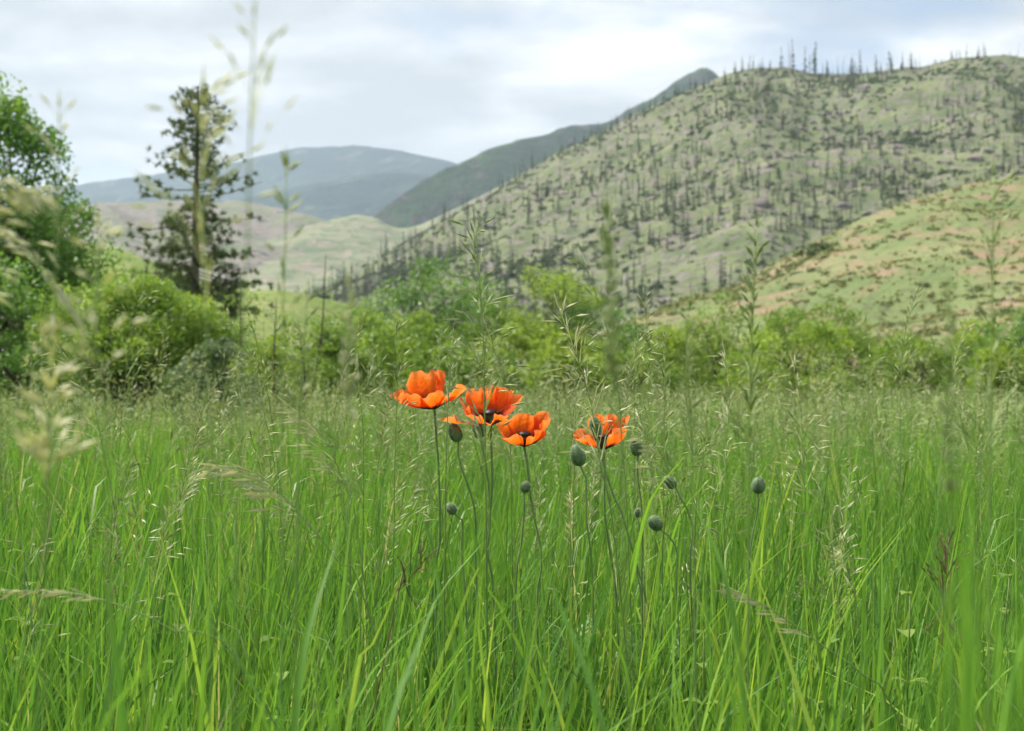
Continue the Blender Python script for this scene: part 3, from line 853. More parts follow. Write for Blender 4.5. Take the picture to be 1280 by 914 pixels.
def big_conifer(label, px_, d_, py_top, seed):
    r = np.random.default_rng(seed)
    ub = np.linspace(0, 1, 60)
    bz = bank.at(np.full(60, px_), ub)
    base = np.array([np.interp(d_, bz[:, 1], bz[:, k]) for k in range(3)]); base[2] -= 0.05
    top = P(px_ + 4, py_top, d_)
    h = top[2] - base[2]
    t = thing('conifer_tree', label, 'tree', base)
    wood, crown = MB(), MB()
    path = smooth_path([base, base + [0.05, 0, h * 0.5], [base[0] + 0.12, base[1], top[2]]], 14)
    tube(wood, path, np.linspace(h * 0.021, h * 0.004, 14), 8)

    def tuft(c, dirv, L, n):
        d = r.normal(0, 1, (n, 3)) + np.asarray(dirv) * 1.1
        d /= np.linalg.norm(d, axis=1)[:, None]
        s = np.cross(d, r.normal(0, 1, (n, 3))); s /= np.linalg.norm(s, axis=1)[:, None]
        l = L * r.uniform(0.6, 1.2, n)[:, None]
        V = np.stack([c + s * 0.02, c - s * 0.02, c + d * l], 1).reshape(-1, 3)
        k = np.arange(n) * 3
        crown.add(V, None, np.stack([k, k + 1, k + 2], 1), np.repeat(r.uniform(0, 1, n), 3))
    for q in range(150):
        f = 0.08 + 0.90 * (q / 150) ** 0.95
        p0 = path[0] + (path[-1] - path[0]) * f
        a = q * 2.4 + r.normal(0, 0.4)
        # uneven crown: gaps, long limbs at the right, a thin top
        L = h * (0.30 * (1 - f) ** 0.6 + 0.07) * r.uniform(0.35, 1.1) * (0.8 if f > 0.6 else 1)
        if 0.48 < f < 0.62 and r.random() < 0.25: continue
        dv = np.array([math.cos(a), math.sin(a), 0])
        rise = 0.25 if f > 0.55 else -0.08
        p1 = p0 + dv * L + [0, 0, L * rise + r.normal(0, 0.1)]
        pm = (p0 + p1) / 2 + [0, 0, -0.06 * L]
        bpath = smooth_path([p0, pm, p1], 7)
        tube(wood, bpath, np.linspace(0.028, 0.008, 7), 4, 0.5, False)
        for w in range(int(6 + 11 * (1 - f))):
            g = r.uniform(0.35, 1.0)
            c = bpath[min(6, int(g * 6.5))] + r.normal(0, 0.09, 3)
            tuft(c, dv * 0.7 + [0, 0, 0.6], r.uniform(0.14, 0.26), 27 if f < 0.6 else 19)
    wood.build('trunk', M['bark'], t)
    crown.build('crown', M['needle'], t, smooth=False)
    return t


big_conifer('lone ragged dark conifer standing on the grassy bank', 243, 46, 106, 77)
# two juniper-like bushes at the conifer's foot
for px_, d_, py_, w_, lab in [(205, 45, 300, 1.7, 'dark dense evergreen bush at the left foot of the conifer'), (285, 46, 322, 1.1, 'small dark evergreen bush right of the conifer trunk')]:
    bz = bank.at(np.full(60, px_), np.linspace(0, 1, 60))
    b0 = np.array([np.interp(d_, bz[:, 1], bz[:, k]) for k in range(3)]); b0[2] -= 0.05
    broadleaf('evergreen_bush', lab, b0, P(px_, py_, d_)[2] - b0[2], w_, M['needle'], int(px_), 34, 120, 0.11, 3, 0.05, 'bush', aspect=0.25)


# ------------------------------------------------------------------ meadow grass (nobody could count it)
def wedge(n_per_m2, y0, y1, margin, r):
    """random ground points in the strip of meadow that the picture can see, with a margin"""
    W = lambda y: (640 / FPX) * y * 1.06 + margin
    area = (W(y0) + W(y1)) * (y1 - y0)
    n = int(area * n_per_m2)
    y = y0 + (y1 - y0) * r.random(int(n * 1.7) + 10)
    keep = r.random(len(y)) < W(y) / W(y1)
    y = y[keep][:n]
    x = (r.random(len(y)) * 2 - 1) * W(y)
    return x, y


def blade_field(mb, x, y, h, width, segs, r, lean=0.16, bend=0.25, tint=None):
    n = len(x)
    az = r.uniform(0, 2 * math.pi, n)
    l = np.abs(r.normal(0, lean, n)); b = np.abs(r.normal(0, bend, n))
    wind = np.array([0.05, 0.0])
    b = np.where(r.random(n) < 0.05, b + r.uniform(0.4, 0.9, n), b)      # some blades hang bent right over
    dx, dy = np.cos(az), np.sin(az)
    t = np.linspace(0, 1, segs + 1)
    face = r.uniform(0, 2 * math.pi, n)
    twist = r.normal(0, 0.9, n)
    V = np.zeros((n, 2 * segs + 1, 3))
    for k, tk in enumerate(t):
        off = h * (l * tk + b * tk ** 2.4)
        cx = x + dx * off + wind[0] * h * tk ** 2
        cy = y + dy * off
        cz = h * (tk - 0.42 * b * tk ** 3) - 0.02
        if k == segs:
            V[:, -1] = np.stack([cx, cy, cz], 1)
        else:
            w = width * (0.55 + 0.45 * min(1, tk * 3)) * (1 - max(0, tk - 0.35) / 0.65) ** 0.8 * 0.5
            a = face + twist * tk
            sx, sy = np.cos(a) * w, np.sin(a) * w
            V[:, 2 * k] = np.stack([cx - sx, cy - sy, cz], 1)
            V[:, 2 * k + 1] = np.stack([cx + sx, cy + sy, cz], 1)
    m = 2 * segs + 1
    base = np.arange(n)[:, None] * m
    Q = np.concatenate([base + np.array([2 * k, 2 * k + 1, 2 * k + 3, 2 * k + 2]) for k in range(segs - 1)], 0) if segs > 1 else None
    T = base + np.array([2 * (segs - 1), 2 * (segs - 1) + 1, 2 * segs])
    c = r.beta(2.2, 2.2, n) * 0.93 if tint is None else tint
    c = np.where(r.random(n) < 0.022, 1.0, c)
    mb.add(V.reshape(-1, 3), Q, T, np.repeat(c, m))


def spikelet(mb, p, d, L, w, c):
    t, a, b = frame_of(d)
    mid = p + t * L * 0.4
    V = [p]
    for k in range(3):
        an = k * 2.094
        V.append(mid + (math.cos(an) * a + math.sin(an) * b) * w * 0.5)
    V.append(p + t * L)
    mb.add(V, None, [(0, 2, 1), (0, 3, 2), (0, 1, 3), (1, 2, 4), (2, 3, 4), (3, 1, 4)], c)
    # awn
    e_ = p + t * L * 1.35
    mb.add([p + t * L * 0.9 + a * w * 0.09, p + t * L * 0.9 - a * w * 0.09, e_], None, [(0, 1, 2)], c)


def panicle(mb, path, f0, nodes, blen, slen, swid, r, droop=0.35, side=None, per=(1, 3), ribbon=0.0006, tint=(0.2, 0.9)):
    """branches in loose whorls along the top of a culm, each ending in hanging spikelets"""
    n = len(path)
    for k in range(nodes):
        f = f0 + (1 - f0) * (k + r.uniform(0, 0.6)) / nodes
        p0 = np.array([np.interp(f * (n - 1), np.arange(n), path[:, q]) for q in range(3)])
        i0 = min(n - 2, int(f * (n - 1)))
        tan = unit(path[i0 + 1] - path[i0])
        g = (f - f0) / (1 - f0)
        for q in range(int(r.integers(per[0], per[1] + 1))):
            a = r.uniform(0, 6.283)
            out = np.array([math.cos(a), math.sin(a), 0])
            if side is not None: out = unit(out * 0.6 + np.asarray(side))
            L = blen * (1.1 - 0.75 * g) * r.uniform(0.5, 1.15)
            d0 = unit(tan * 1.0 + out * r.uniform(0.35, 0.8))
            p1 = p0 + d0 * L * 0.6
            d1 = unit(d0 + out * 0.25 + np.array([0, 0, -droop * r.uniform(0.5, 1.6)]))
            p2 = p1 + d1 * L * 0.4
            _, sa, _ = frame_of(d0)
            mb.add([p0 - sa * ribbon, p0 + sa * ribbon, p1 + sa * ribbon, p1 - sa * ribbon, p2 + sa * ribbon * 0.6, p2 - sa * ribbon * 0.6],
                   [(0, 1, 2, 3), (3, 2, 4, 5)], None, 0.15)
            spikelet(mb, p2, unit(d1 + np.array([0, 0, -droop * 0.6])), slen * r.uniform(0.75, 1.2), swid, r.uniform(*tint))
            if r.random() < 0.6:
                spikelet(mb, p1, unit(d0 + np.array([0, 0, -droop * 0.3])), slen * r.uniform(0.6, 1.0), swid * 0.9, r.uniform(*tint))
    spikelet(mb, path[-1], unit(path[-1] - path[-2]), slen, swid, r.uniform(*tint))


def culm_variant(seed, style, lod):
    r = np.random.default_rng(seed)
    a = r.uniform(0, 6.28)
    bend = r.uniform(0.02, 0.14)
    tip = np.array([math.cos(a) * bend, math.sin(a) * bend, 0.0])
    ctrl = [np.zeros(3), np.array([0, 0, 0.5]) + tip * 0.15, np.array([0, 0, 0.85]) + tip * 0.5, np.array([0, 0, 1.0 - bend * 0.2]) + tip * 1.15]
    path = smooth_path(ctrl, 12)
    st, sd = MB(), MB()
    if lod == 0:
        tube(st, path, np.linspace(0.0016, 0.0005, 12), 3, np.linspace(0, 0.7, 12).repeat(3) if False else r.uniform(0.1, 0.7), False)
        if style == 'open': panicle(sd, path, 0.76, 8, 0.085, 0.024, 0.0034, r, 0.5)
        elif style == 'nod': panicle(sd, path, 0.80, 9, 0.06, 0.024, 0.0034, r, 0.7, side=(math.cos(a), math.sin(a), 0))
        else: panicle(sd, path, 0.80, 15, 0.030, 0.016, 0.0032, r, 0.05, per=(2, 3))
        # a flag leaf
        p0 = path[6]; b = r.uniform(0, 6.28); o = np.array([math.cos(b), math.sin(b), 0])
        s = np.array([-o[1], o[0], 0]) * 0.0022
        q1 = p0 + o * 0.05 + [0, 0, 0.09]; q2 = p0 + o * 0.13 + [0, 0, 0.11]
        st.add([p0 - s, p0 + s, q1 + s, q1 - s, q2], [(0, 1, 2, 3)], [(3, 2, 4)], 0.5)
    else:
        p = path[[0, 6, 9, 11]]
        w = np.array([0.003, 0, 0])
        st.add(np.stack([p - w, p + w], 1).reshape(-1, 3), [(0, 1, 3, 2), (2, 3, 5, 4), (4, 5, 7, 6)], None, r.uniform(0.2, 0.8))
        for k in range(13):
            f = r.uniform(0.74, 1.0)
            c = path[0] + (path[-1] - path[0]) * f
            b = r.uniform(0, 6.28); o = np.array([math.cos(b), math.sin(b), 0])
            c = c + o * 0.05 * (1.1 - f) * 4 * r.random()
            d = unit(o * 0.5 + np.array([0, 0, r.uniform(-0.6, 1)]))
            s = unit(np.cross(d, r.normal(0, 1, 3))) * 0.004
            L = 0.03
            sd.add([c - s, c + d * L, c + s, c - d * L * 0.6], [(0, 1, 2, 3)], None, r.uniform(0.2, 1))
    return st.arrays(), sd.arrays()


def replicate(mb, arr, x, y, s, yaw, lx, ly, tshift):
    V, Q, T, C, A = arr
    n, m = len(x), len(V)
    if n == 0: return
    c, s_ = np.cos(yaw)[:, None], np.sin(yaw)[:, None]
    vx = (V[:, 0] * c - V[:, 1] * s_) + V[:, 2] ** 1.5 * lx[:, None]
    vy = (V[:, 0] * s_ + V[:, 1] * c) + V[:, 2] ** 1.5 * ly[:, None]
    W = np.stack([vx * s[:, None] + x[:, None], vy * s[:, None] + y[:, None], np.broadcast_to(V[:, 2], (n, m)) * s[:, None] - 0.01], -1)
    off = (np.arange(n) * m)[:, None, None]
    mb.add(W.reshape(-1, 3), (Q[None] + off).reshape(-1, 4) if len(Q) else None, (T[None] + off).reshape(-1, 3) if len(T) else None,
           np.clip((C[None] + tshift[:, None]).ravel(), 0, 1))


def px_of(x, y): return 640 + x / y * FPX


r = np.random.default_rng(42)
near_b = MB()
# leaf layer round the camera and the poppies
x, y = wedge(2300, 0.55, 6.5, 0.9, r)
hn = 0.63 + 0.09 * fbm(x * 1.3, y * 1.3, 91, 3)
h = hn * np.clip(r.normal(0.88, 0.17, len(x)), 0.3, 1.28)
wd = np.clip(r.normal(0.0064, 0.0020, len(x)), 0.002, 0.013)
tint = np.clip(0.42 + 0.35 * fbm(x * 0.7, y * 0.7, 93, 3) + r.normal(0, 0.2, len(x)), 0, 0.93)
blade_field(near_b, x, y, h, wd, 5, r, 0.11, 0.17, tint)
# fine basal blades filling the floor
x, y = wedge(1300, 0.5, 5.0, 0.8, r)
blade_field(near_b, x, y, np.clip(r.normal(0.36, 0.1, len(x)), 0.12, 0.6), np.clip(r.normal(0.0036, 0.001, len(x)), 0.0015, 0.007), 4, r, 0.3, 0.5)
# a few taller, broad blades
x, y = wedge(230, 0.62, 2.0, 0.5, r)
blade_field(near_b, x, y, r.uniform(0.46, 0.72, len(x)), r.uniform(0.007, 0.0125, len(x)), 6, r, 0.09, 0.12, r.uniform(0.35, 0.93, len(x)))
x, y = wedge(34, 0.9, 4.5, 0.6, r)
blade_field(near_b, x, y, r.uniform(0.58, 0.80, len(x)), r.uniform(0.007, 0.012, len(x)), 6, r, 0.12, 0.2, r.uniform(0.5, 0.93, len(x)))
tag(near_b.build('meadow_grass', M['grass']), 'dense fresh green grass blades around the poppies', 'grass', kind='stuff')
far_b = MB()
x, y = wedge(520, 6.5, 18, 2.0, r)
h = (0.54 + 0.10 * fbm(x * 0.5, y * 0.5, 92, 3)) * np.clip(r.normal(0.9, 0.16, len(x)), 0.3, 1.25)
tint = np.clip(0.5 + 0.4 * fbm(x * 0.35, y * 0.35, 94, 3) + r.normal(0, 0.18, len(x)), 0, 0.93)
blade_field(far_b, x, y, h, np.clip(r.normal(0.009, 0.002, len(x)), 0.004, 0.015), 3, r, 0.16, 0.25, tint)
x, y = wedge(55, 18, 62, 6.0, r)
h = (0.46 + 0.12 * fbm(x * 0.2, y * 0.2, 92, 3)) * np.clip(r.normal(0.9, 0.16, len(x)), 0.3, 1.25)
tint = np.clip(0.6 + 0.5 * fbm(x * 0.12, y * 0.12, 95, 3) + r.normal(0, 0.15, len(x)), 0, 0.93)
blade_field(far_b, x, y, h, r.uniform(0.02, 0.04, len(x)), 2, r, 0.2, 0.25, tint)
tag(far_b.build('far_meadow_grass', M['grass']), 'meadow grass stretching from the poppies to the bushes', 'grass', kind='stuff')

# flowering culms of the meadow
st, sd = MB(), MB()
for lod, dens, y0, y1, mg, nv in ((0, 62, 1.35, 5.5, 0.8, 22), (1, 46, 5.5, 16, 1.5, 16), (1, 14, 16, 45, 4, 16), (0, 9, 2.2, 6, 0.8, 22), (1, 9, 6, 11, 1.2, 16)):
    x, y = wedge(dens, y0, y1, mg, r)
    pxx = px_of(x, y)
    keep = np.ones(len(x), bool)
    # the poppies stand clear of other culms on their near side
    keep &= ~((y < 1.80) & (pxx > 485) & (pxx < 800))
    keep &= r.random(len(x)) < np.clip(0.6 + 0.9 * fbm(x * 0.9, y * 0.9, 97, 3), 0.15, 1)
    x, y, pxx = x[keep], y[keep], pxx[keep]
    hh = np.clip(r.normal(0.75 if lod == 0 else 0.69, 0.085, len(x)), 0.5, 1.0)
    if lod == 1: hh = np.clip(hh, 0.45, 0.84)
    if dens == 9: hh = r.uniform(0.82, 1.12, len(x))
    vi = r.integers(0, nv, len(x))
    yaw = r.uniform(0, 6.28, len(x))
    lx, ly = r.normal(0.02, 0.06, len(x)), r.normal(0, 0.06, len(x))
    ts = r.normal(0, 0.15, len(x))
    for k in range(nv):
        style = ('open', 'nod', 'spike', 'open')[k % 4]
        a_st, a_sd = culm_variant(300 + k + 50 * lod, style, lod)
        s = vi == k
        sc = 1.0 if y1 < 20 else 1.0
        replicate(st, a_st, x[s], y[s], hh[s], yaw[s], lx[s], ly[s], ts[s])
        replicate(sd, a_sd, x[s], y[s], hh[s], yaw[s], lx[s], ly[s], ts[s])
tag(st.build('grass_culms', M['culm']), 'countless thin upright flowering stems of the meadow grass', 'grass', kind='stuff')
tag(sd.build('grass_seed_heads', M['seed'], smooth=False), 'countless pale loose seed heads of the meadow grass', 'grass', kind='stuff')


# ------------------------------------------------------------------ single grass stalks that stand out
def ribbon_blade(mb, path, width, c=0.5, face=(1, 0, 0)):
    n = len(path)
    f = np.asarray(face, float)
    t = np.linspace(0, 1, n)
    w = width * 0.5 * (0.6 + 0.4 * np.minimum(1, t * 4)) * np.clip(1 - np.maximum(0, t - 0.3) / 0.7, 0.02, 1) ** 0.8
    nrm = np.array([0, -1.0, 0])
    V = np.zeros((n, 3, 3))
    for k in range(n):
        s = f * w[k]
        V[k, 0] = path[k] - s; V[k, 1] = path[k] - nrm * w[k] * 0.35; V[k, 2] = path[k] + s
    i = np.arange(n - 1)
    Q = np.concatenate([np.stack([i * 3, i * 3 + 1, i * 3 + 4, i * 3 + 3], 1), np.stack([i * 3 + 1, i * 3 + 2, i * 3 + 5, i * 3 + 4], 1)])
    mb.add(V.reshape(-1, 3), Q, None, c)


def stalk(label, pts, d, f0, nodes, blen, slen, swid, seed, droop=0.4, side=None, per=(1, 3), mat='seed', stemr=0.0011, dd=0.0, leaf=True, tint=(0.2, 0.9), name='grass_stalk', stem_mat='culm', ribbon=0.0006):
    """pts: photo pixels from low to tip; the stem carries on down to the ground below the first one"""
    r = np.random.default_rng(seed)
    q_ = min(1.0, 0.25 + 0.5 * d); stemr *= 0.65 if d < 0.8 else 1.0; ribbon *= 0.4 if d < 0.8 else 1.0; blen, slen, swid = blen * q_, slen * q_, swid * (0.4 + 0.6 * q_)
    w = [P(px_, py_, d + dd * k / max(1, len(pts) - 1)) for k, (px_, py_) in enumerate(pts)]
    run = unit(w[1] - w[0])
    g = w[0] - run * min(0.35, w[0][2]) ; g[2] = 0.0
    full = smooth_path([g] + w, 40)
    seg = np.linalg.norm(np.diff(full, axis=0), axis=1).cumsum(); tot = seg[-1]
    top = np.linalg.norm(np.diff(smooth_path(w, 40), axis=0), axis=1).sum()
    f_start = 1 - (top / tot) * (1 - f0)
    t = thing(name, label, 'grass', full[0])
    s, h = MB(), MB()
    tube(s, full, np.linspace(stemr * 1.25, stemr * 0.45, 40), 6, np.linspace(0.1, 0.8, 40).repeat(6))
    s.build('stem', M[stem_mat], t)
    panicle(h, full, f_start, nodes, blen, slen, swid, r, droop, side, per, ribbon, tint)
    h.build('seed_head', M[mat], t, smooth=False)
    if leaf:
        for q in range(2):
            i0 = int(40 * (0.35 + 0.2 * q)); p0 = full[i0]
            a = r.uniform(0, 6.28); o = np.array([math.cos(a), math.sin(a), 0])
            b = MB()
            ribbon_blade(b, smooth_path([p0, p0 + o * 0.04 + [0, 0, 0.12], p0 + o * 0.12 + [0, 0, 0.19]], 8), 0.006, r.uniform(0.3, 0.7), [-o[1], o[0], 0])
            b.build('leaf', M['grass'], t)
    return t


L_, R_ = (-1, 0, -0.1), (1, 0, -0.1)
stalk('very tall soft grey panicle reaching into the sky beside the conifer', [(300, 560), (309, 330), (313, 150), (318, 25)], 0.50, 0.64, 8, 0.055, 0.021, 0.0027, 1, 0.12, per=(1, 2), mat='straw')
stalk('tall straw coloured drooping panicle in front of the lone conifer', [(262, 640), (258, 400), (252, 250), (254, 116)], 0.56, 0.48, 11, 0.08, 0.024, 0.0030, 2, 0.35, per=(1, 3), mat='straw')
stalk('slim green panicle rising against the pale valley slope', [(352, 640), (352, 450), (356, 330), (358, 208)], 0.74, 0.42, 9, 0.03, 0.018, 0.0032, 3, 0.05, per=(1, 3))
stalk('slender open panicle above the leafy tree edge', [(60, 640), (66, 430), (72, 280), (74, 138)], 0.62, 0.66, 7, 0.045, 0.018, 0.0026, 4, 0.1, per=(1, 2), mat='straw')
stalk('pale panicle arching over the leafy tree from its side', [(-80, 480), (-62, 330), (-30, 240), (45, 236)], 0.60, 0.5, 9, 0.04, 0.024, 0.004, 5, 0.6, side=R_, mat='straw')
stalk('straw panicle hanging low in front of the leafy tree', [(-70, 640), (-50, 420), (0, 285), (92, 392)], 0.72, 0.5, 11, 0.035, 0.022, 0.0036, 6, 0.7, side=R_, mat='straw')
stalk('blurred cream plume at the foot of the dark leafy bush', [(50, 760), (58, 620), (62, 520), (66, 418)], 0.62, 0.30, 11, 0.035, 0.022, 0.005, 7, 0.3, per=(2, 4), mat='straw')
stalk('soft straw stalk beside the willow bush', [(135, 700), (128, 520), (120, 400), (122, 290)], 0.55, 0.5, 9, 0.04, 0.022, 0.004, 8, 0.3, per=(1, 3), mat='straw')
stalk('sharp silvery panicle leaning over the willow base', [(150, 700), (128, 560), (112, 490), (78, 440)], 1.7, 0.45, 9, 0.05, 0.022, 0.003, 9, 0.4, side=L_, mat='straw')
stalk('curved narrow panicle below the saplings', [(350, 640), (326, 500), (312, 440), (290, 402)], 1.9, 0.45, 9, 0.03, 0.02, 0.003, 10, 0.3)
stalk('long pale nodding panicle arching down to the left', [(462, 770), (425, 705), (372, 640), (322, 592), (272, 582)], 1.35, 0.52, 12, 0.05, 0.026, 0.0036, 11, 0.3, side=L_, per=(2, 3), mat='straw', stemr=0.0014)
stalk('small cream nodding panicle left of the leftmost poppy', [(452, 700), (432, 610), (402, 545), (362, 508)], 1.6, 0.45, 9, 0.045, 0.024, 0.0034, 12, 0.3, side=L_, mat='straw')
stalk('thin upright panicle left of the leftmost poppy', [(492, 700), (494, 560), (497, 470), (494, 405)], 1.75, 0.45, 9, 0.03, 0.018, 0.0026, 13, 0.3)
stalk('slim dark culm crossing the leftmost poppy', [(556, 700), (558, 560), (562, 470), (566, 420)], 1.66, 0.62, 6, 0.014, 0.014, 0.0024, 14, 0.0, stemr=0.0016)
stalk('tall bushy brome panicle rising behind the middle poppy', [(608, 700), (606, 540), (604, 420), (594, 285)], 1.5, 0.30, 18, 0.055, 0.026, 0.0034, 15, 0.45, per=(2, 4), mat='seed', stemr=0.0014)
stalk('drooping silvery panicle above the middle poppy', [(640, 690), (638, 560), (630, 480), (612, 420)], 1.85, 0.38, 11, 0.05, 0.024, 0.003, 16, 0.6, side=L_, mat='straw')
stalk('blurred broad green spike against the burnt hillside', [(778, 640), (768, 500), (764, 400), (758, 262)], 0.60, 0.38, 26, 0.006, 0.011, 0.0034, 17, 0.0, per=(3, 4), mat='seed', tint=(0.25, 0.7))
stalk('fine open panicle beside the blurred broad green spike', [(786, 700), (778, 560), (766, 440), (728, 318)], 1.6, 0.38, 13, 0.045, 0.02, 0.0028, 18, 0.3, side=L_, mat='seed')
stalk('arching feathery panicle over the single right poppy', [(770, 690), (752, 590), (735, 490), (700, 388)], 1.68, 0.32, 16, 0.06, 0.024, 0.0032, 19, 0.45, per=(2, 3), mat='straw', stemr=0.0014)
stalk('upright panicle left of the single right poppy', [(716, 700), (718, 560), (720, 480), (716, 440)], 1.9, 0.35, 9, 0.035, 0.02, 0.0028, 20, 0.4, mat='seed')
stalk('narrow grey green spike right of the single right poppy', [(828, 720), (830, 560), (831, 480), (833, 412)], 1.9, 0.42, 12, 0.022, 0.016, 0.0028, 21, 0.0, per=(1, 2))
stalk('nodding panicle over the round bud beside the right poppy', [(858, 720), (846, 620), (822, 560), (790, 536)], 1.75, 0.45, 10, 0.04, 0.022, 0.003, 22, 0.3, side=L_, mat='straw')
stalk('dense dark green spike in front of the dry slope', [(936, 640), (938, 500), (941, 400), (946, 284)], 1.05, 0.18, 24, 0.022, 0.015, 0.0034, 23, 0.0, per=(2, 3), tint=(0.1, 0.55))
stalk('tall loose green panicle against the dry slope', [(1236, 760), (1238, 560), (1240, 400), (1242, 222)], 0.86, 0.30, 13, 0.05, 0.02, 0.0034, 24, 0.1, per=(1, 3), tint=(0.0, 0.6))
stalk('blurred plain green spike over the bushes by the slope', [(1190, 760), (1188, 600), (1186, 480), (1187, 356)], 0.58, 0.3, 22, 0.005, 0.010, 0.0032, 25, 0.0, per=(2, 3), tint=(0.15, 0.5))
stalk('cream nodding seed head low in the foreground blades', [(1135, 930), (1085, 850), (1025, 805), (970, 765), (918, 738)], 1.25, 0.60, 11, 0.02, 0.020, 0.0032, 26, 0.1, side=L_, mat='straw', stemr=0.0013)
stalk('small silvery panicle among the blades below the lone right bud', [(1075, 790), (1066, 740), (1055, 700), (1046, 672)], 1.6, 0.35, 7, 0.02, 0.018, 0.003, 27, 0.4, mat='straw')
stalk('thin dry stalk lying across the lower left blades', [(330, 880), (220, 790), (110, 745), (0, 738)], 1.1, 0.62, 8, 0.02, 0.02, 0.003, 28, 0.2, mat='straw')
stalk('green panicle standing at the clearing behind the right buds', [(905, 700), (908, 560), (912, 500), (905, 440)], 2.3, 0.35, 11, 0.05, 0.024, 0.0032, 29, 0.5, mat='straw')
stalk('loose cream panicle before the rounded yellow green bush', [(1010, 700), (1004, 580), (1000, 500), (990, 452)], 2.4, 0.35, 12, 0.06, 0.026, 0.0034, 30, 0.5, mat='straw')
stalk('blurred olive stalk before the feathery bush', [(436, 640), (437, 520), (436, 430), (436, 352)], 0.6, 0.3, 16, 0.007, 0.011, 0.003, 31, 0.0, mat='straw', per=(2, 3), tint=(0.0, 0.4))
stalk('tall thin panicle in front of the bare saplings', [(372, 640), (375, 520), (380, 430), (383, 372)], 0.9, 0.4, 8, 0.02, 0.016, 0.0028, 32, 0.1)
stalk('slender stalk left of the dense dark green spike', [(866, 640), (862, 520), (858, 440), (860, 378)], 0.95, 0.4, 10, 0.012, 0.014, 0.003, 33, 0.0, tint=(0.2, 0.7))
stalk('reddish brown branching weed among the right hand blades', [(1178, 800), (1180, 760), (1183, 720), (1186, 672)], 1.5, 0.1, 10, 0.045, 0.012, 0.003, 34, 0.0, per=(2, 3), mat='weed', stem_mat='weed', name='dry_weed', leaf=False, ribbon=0.0009)
stalk('thin reddish weed stem among blades below the lowest bud', [(492, 770), (505, 735), (520, 712), (542, 690)], 1.4, 0.1, 6, 0.025, 0.010, 0.0022, 35, 0.0, mat='weed', stem_mat='weed', name='dry_weed', leaf=False, ribbon=0.0008)
stalk('pinkish dry seed head between the right poppy and the middle ones', [(712, 760), (713, 700), (713, 650), (714, 618)], 1.9, 0.55, 9, 0.006, 0.014, 0.003, 36, 0.0, mat='straw', tint=(0.6, 1))


def blade(label, pts, d, width, c, seed, dd=0.0):
    w = [P(px_, py_, d + dd * k) for k, (px_, py_) in enumerate(pts)]
    g = w[0] - unit(w[1] - w[0]) * 0.25; g[2] = 0.0
    path = smooth_path([g] + w, 22)
    mb = MB()
    ribbon_blade(mb, path, width, c, unit([1, 0.35 * math.sin(seed), 0]))
    o = mb.build('grass_shoot', M['grass'], None, path[0])
    return tag(o, label, 'shoot')


blade('broad bright upright blade beside the lone right bud', [(930, 800), (948, 690), (962, 620), (972, 566)], 1.55, 0.0135, 0.82, 1)
blade('broad pale blade leaning right below the lowest bud', [(440, 880), (462, 815), (482, 770), (500, 722)], 1.15, 0.013, 0.9, 2)
blade('tall soft out of focus blade against the right meadow', [(1206, 905), (1212, 760), (1216, 600), (1214, 430)], 0.52, 0.008, 0.5, 3)
blade('second soft blade beside the tall out of focus one', [(1216, 905), (1208, 800), (1200, 700), (1190, 560)], 0.60, 0.010, 0.5, 4)
blade('bright yellow green blade below the reddish weed', [(1205, 880), (1190, 810), (1172, 770), (1150, 735)], 1.35, 0.011, 0.92, 5)
blade('pale narrow blade crossing the yellow green one', [(1220, 870), (1195, 830), (1170, 800), (1140, 775)], 1.4, 0.009, 0.85, 6)
blade('long soft blade slanting down from the left edge', [(150, 860), (120, 760), (60, 680), (10, 590)], 0.75, 0.010, 0.3, 7)
blade('soft upright blade in the lower left foreground', [(250, 930), (258, 850), (262, 780), (250, 690)], 0.85, 0.010, 0.6, 8)
blade('soft bright blade in front of the poppy stems', [(612, 930), (606, 850), (598, 780), (606, 690)], 1.1, 0.010, 0.8, 9)
blade('dim leaning blade in front of the nodding panicle stem', [(420, 910), (400, 840), (370, 770), (330, 700)], 0.9, 0.008, 0.5, 10)


rs = np.random.default_rng(66)
for k in range(16):
    x0 = rs.uniform(1165, 1300); d_ = rs.uniform(0.36, 0.58); top_ = rs.uniform(440, 720)
    o = blade('thin soft blade in the blurred clump before the dry slope', [(x0 + rs.normal(0, 15), 930), (x0, 800), (x0 + rs.normal(0, 8), (top_ + 800) / 2), (x0 + rs.normal(0, 22), top_)], d_, rs.uniform(0.003, 0.006), rs.uniform(0.2, 0.75), k)
    o['group'] = 'blurred clump of close blades'

